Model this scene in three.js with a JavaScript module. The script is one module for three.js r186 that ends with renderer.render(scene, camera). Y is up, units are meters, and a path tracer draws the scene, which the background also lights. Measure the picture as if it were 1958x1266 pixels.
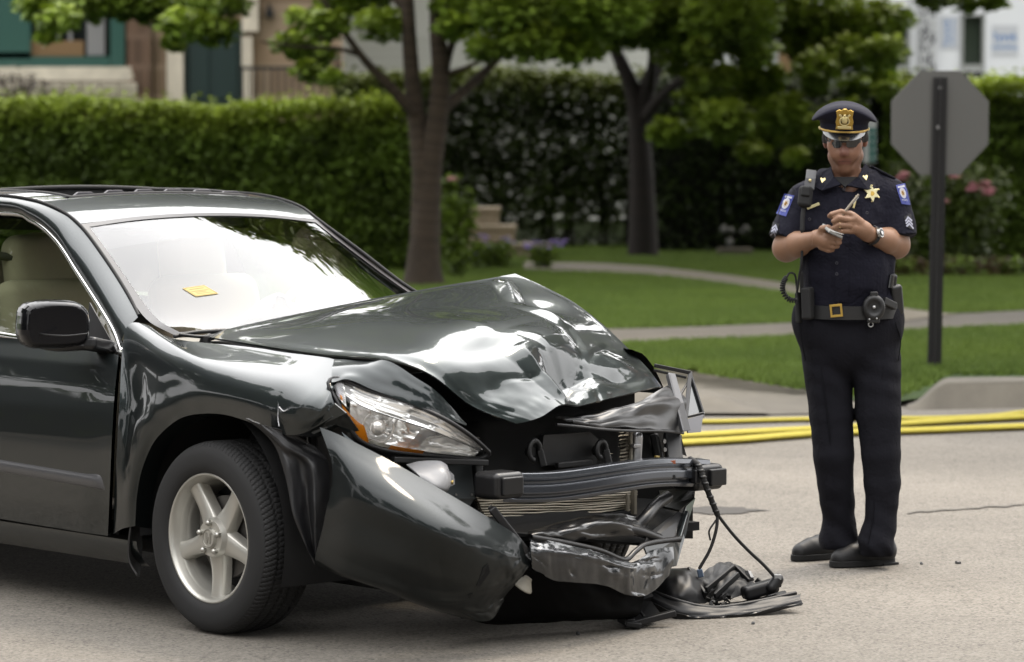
import * as THREE from 'three';
import { mergeGeometries, mergeVertices, toCreasedNormals } from 'three/addons/utils/BufferGeometryUtils.js';
import { RoundedBoxGeometry } from 'three/addons/geometries/RoundedBoxGeometry.js';
import { ImprovedNoise } from 'three/addons/math/ImprovedNoise.js';

// ---------- camera, sky, sun, exposure ----------
const scene = new THREE.Scene();
const FPX = 6200, PITCH = Math.atan((633 - 290) / FPX), EYE = 1.63;
const camera = new THREE.PerspectiveCamera(2 * Math.atan(633 / FPX) * 180 / Math.PI, 1024 / 662, 0.5, 900);
camera.position.set(0, EYE, 0); camera.rotation.x = -PITCH;
camera.focus = 11.6; camera.userData.fStop = 3.4;
scene.add(camera);
const renderer = new THREE.WebGLRenderer();
renderer.toneMapping = THREE.LinearToneMapping; renderer.toneMappingExposure = 2.6;
renderer.shadowMap.enabled = true;
const SUN = new THREE.Vector3(0.30, 0.80, -0.52).normalize();
{
  const w = 512, h = 256, d = new Float32Array(w * h * 4), n = new ImprovedNoise(), v = new THREE.Vector3();
  for (let j = 0; j < h; j++) for (let i = 0; i < w; i++) {
    const el = ((j + .5) / h - .5) * Math.PI, az = ((i + .5) / w - .5) * 2 * Math.PI;
    v.set(Math.cos(el) * Math.cos(az), Math.sin(el), Math.cos(el) * Math.sin(az));
    const c = Math.max(-1, Math.min(1, v.dot(SUN))), a = Math.acos(c);
    const up = Math.max(0, v.y), cl = .5 * n.noise(v.x * 3, v.y * 5, v.z * 3) + .25 * n.noise(v.x * 7, v.y * 11, v.z * 7 + 4);
    let L = .60 + .92 * up + .16 * cl + .9 * Math.exp(-a * a / .2) + .7 * Math.exp(-a * a / .7);
    if (v.y < 0) L *= .3;
    const o = (j * w + i) * 4; d[o] = L * 1.01; d[o + 1] = L; d[o + 2] = L * 1.0; d[o + 3] = 1;
  }
  const t = new THREE.DataTexture(d, w, h, THREE.RGBAFormat, THREE.FloatType);
  t.mapping = THREE.EquirectangularReflectionMapping; t.magFilter = THREE.LinearFilter; t.needsUpdate = true;
  scene.background = t; scene.environment = t;
}
const sun = new THREE.DirectionalLight(0xffedd2, 0.9);
sun.position.copy(SUN).multiplyScalar(60); sun.target.position.set(0, 0, -14);
sun.castShadow = true; sun.shadow.radius = 30; sun.shadow.mapSize.set(2048, 2048);
{ const s = sun.shadow.camera; s.left = s.bottom = -30; s.right = s.top = 30; s.far = 150; }
scene.add(sun); scene.add(sun.target);

// ---------- helpers ----------
const V = (x, y, z) => new THREE.Vector3(x, y, z), V2 = (x, y) => new THREE.Vector2(x, y);
let seedv = 7; const rnd = () => { seedv = (seedv + 0x6d2b79f5) | 0; let t = Math.imul(seedv ^ (seedv >>> 15), 1 | seedv); t = (t + Math.imul(t ^ (t >>> 7), 61 | t)) ^ t; return ((t ^ (t >>> 14)) >>> 0) / 4294967296; };
const rr = (a, b) => a + (b - a) * rnd();
const NZ = new ImprovedNoise(), noise = (x, y, z = .37) => NZ.noise(x, y, z);
const clamp = (x, a = 0, b = 1) => Math.min(b, Math.max(a, x)), smooth = (a, b, x) => { const t = clamp((x - a) / (b - a)); return t * t * (3 - 2 * t); }, lerp = (a, b, t) => a + (b - a) * t;
// a line of sight of the photograph, met with a plane of the place (Y height, D distance) or of the car (X, Z)
const CP = Math.cos(PITCH), SP = Math.sin(PITCH), EYEV = V(0, EYE, 0);
const sight = (u, v) => { const a = (u - 979) / FPX, b = (633 - v) / FPX; return V(a, b * CP - SP, -CP - b * SP); };
const atY = (u, v, y = 0) => { const r = sight(u, v); return r.multiplyScalar((y - EYE) / r.y).add(EYEV); };
const atD = (u, v, d) => { const r = sight(u, v); return r.multiplyScalar(d / -r.z).add(EYEV); };
const HEAD = 43 * Math.PI / 180, CF = V(Math.sin(HEAD), 0, Math.cos(HEAD)), CR = V(-Math.cos(HEAD), 0, Math.sin(HEAD)), CO = V(-.3907, 0, -11.4865);
function P(u, v, c) {
  const r = sight(u, v), q = EYEV.clone().sub(CO);
  const t = c.X !== undefined ? (c.X - q.dot(CF)) / r.dot(CF) : c.Z !== undefined ? (c.Z - q.dot(CR)) / r.dot(CR) : (c.Y - EYE) / r.y;
  const p = q.addScaledVector(r, t); return V(p.dot(CF), p.y, p.dot(CR));
}
const PZ = (u, v, Z) => P(u, v, { Z }), PX = (u, v, X) => P(u, v, { X });

const names = {};
const numbered = (n) => { names[n] = (names[n] ?? -1) + 1; return names[n] ? `${n}_${String(names[n]).padStart(3, '0')}` : n; };
const shade = (o) => { o.castShadow = o.receiveShadow = true; return o; };
function tag(o, label, category, group, kind) { if (label) o.userData.label = label; if (category) o.userData.category = category; if (group) o.userData.group = group; if (kind) o.userData.kind = kind; return o; }
function thing(name, label, category, pos = V(0, 0, 0), turn = 0, group) { const g = new THREE.Group(); g.name = numbered(name); g.position.copy(pos); g.rotation.y = turn; scene.add(g); return tag(g, label, category, group); }
function part(name, geo, mat, parent, label) { const m = shade(new THREE.Mesh(Array.isArray(geo) ? join(geo) : geo, mat)); m.name = parent === scene ? numbered(name) : name; parent.add(m); if (label) m.userData.label = label; return m; }
function plain(g) { const o = g.index ? g.toNonIndexed() : g.clone(); for (const k of Object.keys(o.attributes)) if (!['position', 'normal', 'uv'].includes(k)) o.deleteAttribute(k); if (!o.attributes.normal) o.computeVertexNormals(); if (!o.attributes.uv) boxUV(o); return o; }
function join(list) { return list.length === 1 ? list[0] : mergeGeometries(list.map(plain)); }
function boxUV(g, k = 1) { const p = g.attributes.position, n = g.attributes.normal, a = new Float32Array(p.count * 2); for (let i = 0; i < p.count; i++) { const x = Math.abs(n.getX(i)), y = Math.abs(n.getY(i)), z = Math.abs(n.getZ(i)); if (y >= x && y >= z) a.set([p.getX(i) * k, p.getZ(i) * k], i * 2); else if (x > z) a.set([p.getZ(i) * k, p.getY(i) * k], i * 2); else a.set([p.getX(i) * k, p.getY(i) * k], i * 2); } g.setAttribute('uv', new THREE.BufferAttribute(a, 2)); return g; }
const M4 = new THREE.Matrix4(), Q4 = new THREE.Quaternion(), E4 = new THREE.Euler();
function put(g, x, y, z, rx = 0, ry = 0, rz = 0, s = 1) { return g.applyMatrix4(M4.compose(V(x, y, z), Q4.setFromEuler(E4.set(rx, ry, rz)), s.isVector3 ? s : V(s, s, s))); }
const box = (w, h, d, x = 0, y = 0, z = 0, r = 0, seg = 2) => put(r ? new RoundedBoxGeometry(w, h, d, seg, r) : new THREE.BoxGeometry(w, h, d), x, y, z);
const crv = (pts, closed = false) => new THREE.CatmullRomCurve3(pts, closed, 'centripetal');
const tube = (pts, r, seg = 0, rad = 8, closed = false) => new THREE.TubeGeometry(pts.getPoint ? pts : crv(pts, closed), seg || pts.length * 5, r, rad, closed);
function capped(pts, r, seg, rad = 8) { const c = crv(pts), a = c.getPoint(0), b = c.getPoint(1); return join([tube(c, r, seg || pts.length * 5, rad), put(new THREE.SphereGeometry(r, rad, 6), a.x, a.y, a.z), put(new THREE.SphereGeometry(r, rad, 6), b.x, b.y, b.z)]); }
function bar(a, b, w, h, r = 0, upv = V(0, 1, 0)) { const d = b.clone().sub(a), L = d.length(); d.normalize(); const s = d.clone().cross(upv).normalize(), u = s.clone().cross(d); const g = box(L, h, w, 0, 0, 0, r); return g.applyMatrix4(M4.makeBasis(d, u, s).setPosition(a.clone().add(b).multiplyScalar(.5))); }
function lathe(pts, seg = 32) { return new THREE.LatheGeometry(pts.map(([x, y]) => V2(x, y)), seg); }
// sheets through curves or control points, with the thickness of real sheet
function grid(f, nu, nv, th = 0) {
  const P_ = [], N_ = [], W = nu + 1, H = nv + 1;
  for (let j = 0; j < H; j++) for (let i = 0; i < W; i++) P_.push(f(i / nu, j / nv));
  const at = (i, j) => P_[clamp(j, 0, nv) * W + clamp(i, 0, nu)];
  for (let j = 0; j < H; j++) for (let i = 0; i < W; i++) { const a = at(i + 1, j).clone().sub(at(i - 1, j)), b = at(i, j + 1).clone().sub(at(i, j - 1)); let n = a.cross(b); if (n.lengthSq() < 1e-16) n.set(0, 1, 0); N_.push(n.normalize()); }
  const pos = [], nor = [], uv = [], idx = []; let L = 0;
  const du = P_[0].distanceTo(P_[nu]) || 1, dv = P_[0].distanceTo(P_[nv * W]) || 1;
  const layer = (off, sgn) => { const base = pos.length / 3; P_.forEach((p, k) => { const n = N_[k]; pos.push(p.x + n.x * off, p.y + n.y * off, p.z + n.z * off); nor.push(n.x * sgn, n.y * sgn, n.z * sgn); uv.push((k % W) / nu * du, Math.floor(k / W) / nv * dv); }); for (let j = 0; j < nv; j++) for (let i = 0; i < nu; i++) { const a = base + j * W + i, b = a + 1, c = a + W, d = c + 1; if (sgn > 0) idx.push(a, b, d, a, d, c); else idx.push(a, d, b, a, c, d); } return base; };
  layer(0, 1);
  if (th) {
    layer(-th, -1);
    const rim = []; for (let i = 0; i < nu; i++) rim.push(i); for (let j = 0; j < nv; j++) rim.push(j * W + nu); for (let i = nu; i > 0; i--) rim.push(nv * W + i); for (let j = nv; j > 0; j--) rim.push(j * W);
    const base = pos.length / 3, R = rim.length, cen = V(0, 0, 0); P_.forEach((p) => cen.add(p)); cen.divideScalar(P_.length);
    rim.forEach((k, q) => { const t = P_[rim[(q + 1) % R]].clone().sub(P_[rim[(q + R - 1) % R]]); const s = t.cross(N_[k]).normalize(); for (const o of [0, -th]) { const p = P_[k], n = N_[k]; pos.push(p.x + n.x * o, p.y + n.y * o, p.z + n.z * o); nor.push(s.x, s.y, s.z); uv.push(0, 0); } });
    for (let q = 0; q < R; q++) { const a = base + q * 2, b = base + ((q + 1) % R) * 2; idx.push(a, a + 1, b, b, a + 1, b + 1); }
  }
  const g = new THREE.BufferGeometry(); g.setAttribute('position', new THREE.Float32BufferAttribute(pos, 3)); g.setAttribute('normal', new THREE.Float32BufferAttribute(nor, 3)); g.setAttribute('uv', new THREE.Float32BufferAttribute(uv, 2)); g.setIndex(idx); return g;
}
const cr1 = (p0, p1, p2, p3, t) => .5 * (2 * p1 + (p2 - p0) * t + (2 * p0 - 5 * p1 + 4 * p2 - p3) * t * t + (3 * p1 - p0 - 3 * p2 + p3) * t * t * t);
function spl(pts, t) { const n = pts.length - 1, x = clamp(t) * n, i = Math.min(n - 1, Math.floor(x)), f = x - i, g = (k) => k < 0 ? pts[0].clone().multiplyScalar(2).sub(pts[1]) : k > n ? pts[n].clone().multiplyScalar(2).sub(pts[n - 1]) : pts[k]; const a = g(i - 1), b = g(i), c = g(i + 1), d = g(i + 2); return V(cr1(a.x, b.x, c.x, d.x, f), cr1(a.y, b.y, c.y, d.y, f), cr1(a.z, b.z, c.z, d.z, f)); }
const rowsF = (rows) => (u, v) => spl(rows.map((r) => spl(r, u)), v);
function coonsF(top, bot, left, right) { return (u, v) => { const a = spl(top, u).multiplyScalar(1 - v).addScaledVector(spl(bot, u), v), b = spl(left, v).multiplyScalar(1 - u).addScaledVector(spl(right, v), u); const c = top[0].clone().multiplyScalar((1 - u) * (1 - v)).addScaledVector(top[top.length - 1], u * (1 - v)).addScaledVector(bot[0], (1 - u) * v).addScaledVector(bot[bot.length - 1], u * v); return a.add(b).sub(c); }; }
// a piece of plate with a ragged outline
function plate(pts, th = .004) {
  const n = V(0, 0, 0), c = V(0, 0, 0); pts.forEach((p, i) => { const q = pts[(i + 1) % pts.length]; n.x += (p.y - q.y) * (p.z + q.z); n.y += (p.z - q.z) * (p.x + q.x); n.z += (p.x - q.x) * (p.y + q.y); c.add(p); }); n.normalize(); c.divideScalar(pts.length); if (n.x * .6 + n.y * .3 + n.z * .7 < 0) return plate(pts.slice().reverse(), th);
  const ax = pts[1].clone().sub(pts[0]).normalize(), ay = n.clone().cross(ax).normalize(), ax2 = ay.clone().cross(n);
  const p2 = pts.map((p) => { const d = p.clone().sub(c); return V2(d.dot(ax2), d.dot(ay)); }); const tri = THREE.ShapeUtils.triangulateShape(p2, []); const pos = [];
  const f = pts, b = pts.map((p) => p.clone().addScaledVector(n, -th)); const add = (...q) => q.forEach((p) => pos.push(p.x, p.y, p.z));
  tri.forEach(([i, j, k]) => { add(f[i], f[j], f[k]); add(b[i], b[k], b[j]); }); f.forEach((p, i) => { const j = (i + 1) % f.length; add(p, b[i], f[j]); add(f[j], b[i], b[j]); });
  const g = new THREE.BufferGeometry(); g.setAttribute('position', new THREE.Float32BufferAttribute(pos, 3)); g.computeVertexNormals(); return boxUV(g);
}
const shapeOf = (pts) => new THREE.Shape(pts.map(([x, y]) => V2(x, y)));
const extr = (pts, d, bev = 0) => new THREE.ExtrudeGeometry(Array.isArray(pts) ? shapeOf(pts) : pts, { depth: d, bevelEnabled: bev > 0, bevelSize: bev, bevelThickness: bev, bevelSegments: 2, curveSegments: 12 });
// ---------- materials ----------
const ALB = .375, std = (r, g, b, rough = .7, metal = 0, more = {}) => { const m = new THREE.MeshStandardMaterial({ side: THREE.DoubleSide, roughness: rough, metalness: metal, ...more }), k = metal > .45 ? 1 : ALB; m.color.setRGB(r * k, g * k, b * k); return m; };
const phy = (r, g, b, o) => { const m = new THREE.MeshPhysicalMaterial({ side: THREE.DoubleSide, ...o }), k = (o.metalness ?? 0) > .45 || o.transmission > .5 ? 1 : ALB; m.color.setRGB(r * k, g * k, b * k); return m; };
function dataTex(n, f, rep = 1, color = true) { const d = new Uint8Array(n * n * 4), q = (x) => Math.round(255 * clamp(color ? Math.pow(clamp(x), 1 / 2.2) : x)); for (let j = 0; j < n; j++) for (let i = 0; i < n; i++) { const c = f(i / n, j / n, i, j), o = (j * n + i) * 4; d[o] = q(c[0]); d[o + 1] = q(c[1]); d[o + 2] = q(c[2]); d[o + 3] = 255; } const t = new THREE.DataTexture(d, n, n); if (color) t.colorSpace = THREE.SRGBColorSpace; t.wrapS = t.wrapT = THREE.RepeatWrapping; t.magFilter = THREE.LinearFilter; t.minFilter = THREE.LinearMipmapLinearFilter; t.repeat.set(rep, rep); t.needsUpdate = true; return t; }
const tile = (u, v, k, s = 0) => { const a = u * 2 * Math.PI, b = v * 2 * Math.PI; return .5 * (noise(Math.cos(a) * k + s, Math.sin(a) * k, Math.cos(b) * k + s * 2) + noise(Math.sin(b) * k + s, Math.cos(a) * k + 9, Math.sin(a) * k * .7 + Math.cos(b) * k)); };
function canvasTex(w, h, draw) { const c = document.createElement('canvas'); c.width = w; c.height = h; draw(c.getContext('2d'), w, h); const t = new THREE.CanvasTexture(c); t.colorSpace = THREE.SRGBColorSpace; t.needsUpdate = true; return t; }
const stones = [3, 2].map((k) => { const n = Math.ceil(1024 / k), a = new Float32Array(n * n); for (let i = 0; i < a.length; i++) { const t = rnd(); a[i] = (rnd() - .5) * .5 + (t > .90 ? .4 : t < .10 ? -.42 : 0); } return (i, j) => a[Math.floor(j / k) * n + Math.floor(i / k)]; });
const grain = dataTex(1024, (u, v, i, j) => { const m = .80 + .10 * tile(u, v, 2.2, 3) + .10 * tile(u, v, 9, 1) + .62 * stones[0](i, j) + .5 * stones[1](i, j) + (rnd() - .5) * .3; return [m, m * .975, m * .94]; }, .3);
const grainBump = dataTex(512, (u, v) => { const m = .5 + .25 * tile(u, v, 9, 5) + (rnd() - .5) * .6; return [m, m, m]; }, .45, false);
const conc = dataTex(512, (u, v) => { const m = .82 + .22 * tile(u, v, 1.6, 8) + .14 * tile(u, v, 6, 2) + (rnd() - .5) * .12; return [m, m * .98, m * .94]; }, .35);
const soilT = dataTex(256, (u, v) => { const m = .7 + .4 * tile(u, v, 4, 6) + (rnd() - .5) * .5; return [m, m, m]; }, .6);
// ---------- the setting: road, kerbs, lawns, walks ----------
const lawnH = (x, z) => .13 * smooth(-19.9, -22.4, z) ;
const M = {
  road: std(.47, .435, .385, .9, 0, { map: grain, bumpMap: grainBump, bumpScale: .004, vertexColors: true }), conc: std(.33, .30, .25, .9, 0, { map: conc }), concD: std(.21, .185, .15, .9, 0, { map: conc }), walk: std(.40, .35, .26, .9, 0, { map: conc }),
  lawn: std(.085, .16, .018, 1, 0, { map: soilT }), soil: std(.06, .05, .03, 1, 0, { map: soilT }),
  bark: std(.15, .105, .066, .95), barkD: std(.03, .018, .012, .95), leafDark: null,
};
{
  const bk = dataTex(256, (u, v) => { const m = .62 + .8 * tile(u, v * .25, 9, 3) + .3 * tile(u, v, 18, 2) + (rnd() - .5) * .2; return [m, m * .97, m * .92]; }, 1);
  bk.repeat.set(3, 1.2); M.bark.map = bk; M.barkD.map = bk; M.bark.bumpMap = bk; M.bark.bumpScale = .02;
}
const struct = (name, geo, mat) => tag(part(name, geo, mat, scene), null, null, null, 'structure');
{
  const g = new THREE.PlaneGeometry(1400, 1400).rotateX(-Math.PI / 2).translate(0, -.05, 0); boxUV(g); struct('ground', g, M.soil);
  const r = new THREE.PlaneGeometry(120, 50, 400, 260).rotateX(-Math.PI / 2).translate(0, 0, 2); boxUV(r); const p = r.attributes.position, c = new Float32Array(p.count * 3); for (let i = 0; i < p.count; i++) { const x = p.getX(i), z = p.getZ(i), s = x * .85 + z * .5, t = z * .85 - x * .5; const m = .93 + .17 * noise(s * .16, t * .8, 3) + .09 * noise(s * .7, t * 1.9, 6) - .10 * smooth(.25, .6, noise(s * .3 + 4, t * 1.1, 9)) - .16 * smooth(-11.6, -9.6, z); c.set([m, m * (.995), m * (.985)], i * 3); } r.setAttribute('color', new THREE.BufferAttribute(c, 3)); struct('road', r, M.road);
}
const sheetOf = (top, bot, lift, n = 40, m = 10) => { const f = (u, v) => spl(top, u).lerp(spl(bot, u), v); const g = grid((u, v) => { const p = f(u, v); p.y = lawnH(p.x, p.z) + lift; return p; }, n, m, 0); return boxUV(g); };
const gp = (list, y = .13) => list.map(([u, v]) => atY(u, v, y));
const overWalk = [];   // walks in photograph-free ground coordinates, so that no grass grows on them
function inPoly(x, z, poly) { let c = false; for (let i = 0, j = poly.length - 1; i < poly.length; j = i++) { const a = poly[i], b = poly[j]; if ((a.z > z) !== (b.z > z) && x < (b.x - a.x) * (z - a.z) / (b.z - a.z) + a.x) c = !c; } return c; }
{
  // lawn: ends at the kerb line
  const edge = [[-6000, 560], [-1500, 640], [300, 690], [1240, 702], [1340, 717], [1440, 732], [1535, 748], [1640, 772], [1692, 775], [1740, 770], [1800, 768], [1958, 764], [2600, 752], [5000, 690], [14000, 560]].map(([u, v]) => atY(u, v, .02));
  const far = edge.map((p) => V(p.x * 6, 0, -150));
  const g = grid((u, v) => { const a = spl(edge, u), b = spl(far, u); const p = a.clone().lerp(b, Math.pow(v, 2.6)); p.y = lawnH(p.x, p.z) + .006; return p; }, 120, 60); boxUV(g);
  struct('lawn', g, M.lawn);
  const swT = gp([[-700, 640], [300, 632], [900, 630], [1190, 632], [1500, 621], [1750, 607], [1958, 597], [2500, 580]]), swB = gp([[-700, 700], [300, 672], [900, 666], [1190, 661], [1500, 648], [1750, 636], [1958, 626], [2500, 606]]);
  struct('sidewalk', sheetOf(swT, swB, .016, 80, 6), M.concD); overWalk.push([...swT, ...swB.slice().reverse()]);
  const wkT = gp([[1000, 503], [1060, 505], [1150, 507], [1250, 513], [1350, 524], [1490, 543], [1600, 564], [1720, 592], [1830, 606]]), wkB = gp([[1000, 520], [1062, 522], [1150, 524], [1250, 530], [1350, 541], [1490, 561], [1590, 584], [1660, 604], [1720, 618]]);
  struct('garden_path', sheetOf(wkT, wkB, .024, 60, 6), M.walk); overWalk.push([...wkT, ...wkB.slice().reverse()]);
  const apT = gp([[600, 700], [1000, 702], [1240, 704], [1340, 717], [1440, 732], [1535, 748], [1600, 765], [1660, 777]], .03), apB = gp([[600, 800], [1000, 799], [1240, 797], [1340, 796], [1440, 795], [1535, 793], [1600, 791], [1680, 788]], .0);
  struct('driveway_apron', (() => { const g2 = grid((u, v) => { const p = spl(apT, u).lerp(spl(apB, u), v); p.y = lerp(.045, .008, v); return p; }, 60, 12); return boxUV(g2); })(), M.conc);
  // low flared kerb end on the left, raised kerb on the right
  const flare = (u, v) => { const a = atY(lerp(900, 1452, u), lerp(752, 775, u * u * u), .02), b = atY(lerp(900, 1470, u), 796, 0); const p = a.lerp(b, v); p.y = .02 + .075 * smooth(1, .8, u) * smooth(1.02, .55, v) * smooth(-.02, .1, v); return p; };
  struct('flared_kerb', boxUV(grid(flare, 40, 16)), M.conc);
  const kerb = (u, v) => { const pxu = lerp(1735, 3200, u * u); const t = smooth(1735, 1815, pxu); const rear = atY(pxu, lerp(772, 722, t) - (pxu - 1800) * .012 * t, .02 + .15 * t), fr = atY(pxu, lerp(776, 732, t) - (pxu - 1800) * .02 * t, .02 + .14 * t), ft = atY(pxu, 788 - (pxu - 1735) * .022, -.01); return v < .5 ? rear.lerp(fr, smooth(0, .5, v)) : fr.lerp(ft, (v - .5) * 2); };
  struct('raised_kerb', boxUV(grid(kerb, 90, 20)), M.conc);
  // tar-dark joint and stains on the road
  const stain = (u, v, w, h, y, k) => { const c = atY(u, v, 0), pts = []; for (let i = 0; i < 40; i++) { const a = i / 40 * 2 * Math.PI, q = 1 + .35 * noise(Math.cos(a) * 2 + k, Math.sin(a) * 2, k); pts.push([Math.cos(a) * w * q, Math.sin(a) * h * q]); } return put(new THREE.ShapeGeometry(shapeOf(pts)), c.x, y, c.z, -Math.PI / 2); };
  struct('oil_stain', join([stain(1372, 977, .15, .16, .004, 1), stain(1425, 977, .10, .05, .0042, 3)]), std(.07, .06, .05, .7));
  struct('road_crack', grid((u, v) => { const p = atY(lerp(1735, 2100, u), 981 - 26 * u + 3 * noise(u * 14, 2) + v * 2.6 * (1 - .5 * Math.abs(noise(u * 9, 5))), 0); p.y = .005; return p; }, 60, 1), std(.24, .22, .19, .95));
}
// ---------- grass, leaves ----------
const DUM = new THREE.Object3D(), COL = new THREE.Color();
function copies(name, geo, mat, list, parent, kind = 'stuff') { const m = shade(new THREE.InstancedMesh(geo, mat, list.length)); list.forEach((q, i) => { DUM.position.copy(q.p); DUM.rotation.set(...q.r); DUM.scale.set(...(Array.isArray(q.s) ? q.s : [q.s, q.s, q.s])); DUM.updateMatrix(); m.setMatrixAt(i, DUM.matrix); m.setColorAt(i, COL.setRGB(...q.c)); }); m.name = parent === scene ? numbered(name) : name; m.userData.kind = kind; parent.add(m); return m; }
const tuft = (() => { const pos = []; for (let i = 0; i < 7; i++) { const a = rr(0, 6.3), l = rr(.5, 1), x = rr(-.35, .35), z = rr(-.35, .35), w = .07, cx = Math.cos(a) * w, cz = Math.sin(a) * w, lx = rr(-.4, .4), lz = rr(-.4, .4); pos.push(x - cx, 0, z - cz, x + cx, 0, z + cz, x + lx, l, z + lz); } const g = new THREE.BufferGeometry(); g.setAttribute('position', new THREE.Float32BufferAttribute(pos, 3)); g.computeVertexNormals(); return boxUV(g); })();
const leafMat = (o = {}) => phy(1, 1, 1, { roughness: .55, transmission: .35, thickness: 0, side: THREE.DoubleSide, specularIntensity: .35, ...o });
const LEAF = leafMat();
{
  const list = []; 
  while (list.length < 115000) { const z = -Math.pow(rr(Math.pow(19, .5), Math.pow(52, .5)), 2), half = -z * .165; const x = rr(-half * .45, half * 1.3); const p = V(x, 0, z);
    const h = lawnH(x, z); const pv = { u: 979 + FPX * x / -z }; 
    const gy = (EYE - h) / -z * FPX * 1 + 290; const front = pv.u < 1240 ? 702 : pv.u < 1340 ? 710 : pv.u < 1535 ? lerp(717, 748, (pv.u - 1340) / 195) : pv.u < 1692 ? lerp(748, 774, (pv.u - 1535) / 157) : pv.u < 1800 ? lerp(774, 733, (pv.u - 1692) / 108) : 722; 
    if (gy > front - 2) continue; if (overWalk.some((w) => inPoly(x, z, w))) continue;
    const n = .5 + .5 * noise(x * .7, z * .7, 3), m = .8 + .35 * n + rr(-.12, .12); list.push({ p: V(x, h, z), r: [0, rr(0, 6.3), 0], s: [.09, rr(.045, .085), .09], c: [.225 * m + .03 * n, .375 * m, .034 * m] }); }
  const g = copies('grass', tuft, std(1, 1, 1, .8, 0, { side: THREE.DoubleSide }), list, scene); tag(g, 'short mown green grass of the lawn and the kerb strip', 'grass');
}
const leafGeo = (() => { const g = new THREE.BufferGeometry(); g.setAttribute('position', new THREE.Float32BufferAttribute([0, 0, 0, -.32, .12, .45, 0, 0, .5, .32, .12, .45, 0, -.1, 1.05], 3)); g.setIndex([0, 2, 1, 0, 3, 2, 1, 2, 4, 2, 3, 4]); g.computeVertexNormals(); g.setAttribute('uv', new THREE.Float32BufferAttribute([.5, 0, 0, .5, .5, .5, 1, .5, .5, 1], 2)); return g; })();
const mapleGeo = (() => { const pts = [[0, 0], [.28, .05], [.52, .28], [.34, .42], [.44, .78], [.16, .66], [0, 1.05], [-.16, .66], [-.44, .78], [-.34, .42], [-.52, .28], [-.28, .05]]; const g = new THREE.ShapeGeometry(shapeOf(pts)); const p = g.attributes.position; for (let i = 0; i < p.count; i++) { const x = p.getX(i), y = p.getY(i); p.setXYZ(i, x, -.35 * x * x - .12 * y * y, y); } g.computeVertexNormals(); return g; })();
const leafAt = (p, s, c, tilt = 1) => ({ p, r: [rr(-.9, .9) * tilt, rr(0, 6.3), rr(-.9, .9) * tilt], s: s * rr(.7, 1.25), c });
const green = (k, warm = 0) => { const a = k * rr(.7, 1.3); return [(.23 + .25 * warm) * a, (.385 + .16 * warm) * a, .048 * a]; };
// hedge: a clipped block of twigs with leaves in its outer shell
function hedge(label, u0, u1, vt, d0, d1, n, tone, size, group, opts = {}) {
  const a = atD(u0, vt, d0), b = atD(u1, vt, opts.d2 ?? d0), H = a.y, dep = d1 - d0; const t = thing('clipped_hedge', label, 'hedge', V((a.x + b.x) / 2, 0, (a.z + b.z) / 2), 0, group);
  const dx = b.x - a.x, dz = b.z - a.z, Hb = b.y - a.y; const ox = -(a.x + b.x) / 2, oz = -(a.z + b.z) / 2;
  const core = opts.core ?? .16; const cut = opts.gap ?? 0;
  const cg = grid((u, v) => { const q = v * 3, x = a.x + dx * u + ox, zf = a.z + dz * u + oz, hh = H + Hb * u + .07 * noise(u * 9, 3) - core; if (q < 1) return V(x, lerp(cut, hh, q), zf - core * 1.4); if (q < 2) return V(x, hh, lerp(zf - core * 1.4, zf - dep + core, q - 1)); return V(x, lerp(hh, cut, q - 2), zf - dep + core); }, 40, 30);
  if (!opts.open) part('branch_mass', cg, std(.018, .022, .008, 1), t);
  const L = []; for (let i = 0; i < n; i++) { const u = rnd(), top = rnd() < (opts.topShare ?? .3); const lump = .10 * noise(u * dx * 1.1, 4.5) + .06 * noise(u * dx * 3.1, 8); let y, z; const hh = H + Hb * u + lump; if (top) { y = hh + rr(-.12, .05) + (rnd() < .04 ? rr(0, .16) : 0); z = -rr(0, dep); } else { y = rr(.1, hh); z = .10 * noise(u * dx * 2, y * 2.2, 5) + .08 * noise(u * dx * 5, y * 5, 2) - rr(-.03, opts.shell ?? .22); if (opts.thin && rnd() < opts.thin(u, y)) continue; }
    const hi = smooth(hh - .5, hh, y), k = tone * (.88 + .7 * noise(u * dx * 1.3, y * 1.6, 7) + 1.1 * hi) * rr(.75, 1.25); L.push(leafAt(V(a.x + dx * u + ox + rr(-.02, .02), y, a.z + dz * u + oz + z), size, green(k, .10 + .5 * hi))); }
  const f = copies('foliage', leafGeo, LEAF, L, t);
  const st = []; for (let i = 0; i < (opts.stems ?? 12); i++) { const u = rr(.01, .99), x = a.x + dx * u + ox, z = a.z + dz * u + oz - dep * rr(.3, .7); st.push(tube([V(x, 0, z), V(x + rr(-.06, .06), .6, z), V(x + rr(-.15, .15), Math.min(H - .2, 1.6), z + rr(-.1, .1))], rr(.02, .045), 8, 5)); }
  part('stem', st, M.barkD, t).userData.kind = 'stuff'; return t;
}
hedge('long bright clipped hedge behind the dark sedan, in front of the brick house', -260, 792, 203, 40, 41.6, 64000, 1.0, .072, null, { shell: .3 });
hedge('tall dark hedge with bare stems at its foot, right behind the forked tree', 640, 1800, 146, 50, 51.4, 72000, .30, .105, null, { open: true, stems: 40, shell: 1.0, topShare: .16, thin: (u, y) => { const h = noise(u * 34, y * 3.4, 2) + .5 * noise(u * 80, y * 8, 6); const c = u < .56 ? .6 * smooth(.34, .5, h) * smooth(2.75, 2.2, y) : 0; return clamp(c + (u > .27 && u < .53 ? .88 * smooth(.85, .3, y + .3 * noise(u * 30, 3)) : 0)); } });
hedge('sunny yellow-green hedge behind the octagonal sign at the right edge', 1690, 2350, 160, 43, 44.6, 30000, 1.15, .085, null, { shell: .3 });
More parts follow.
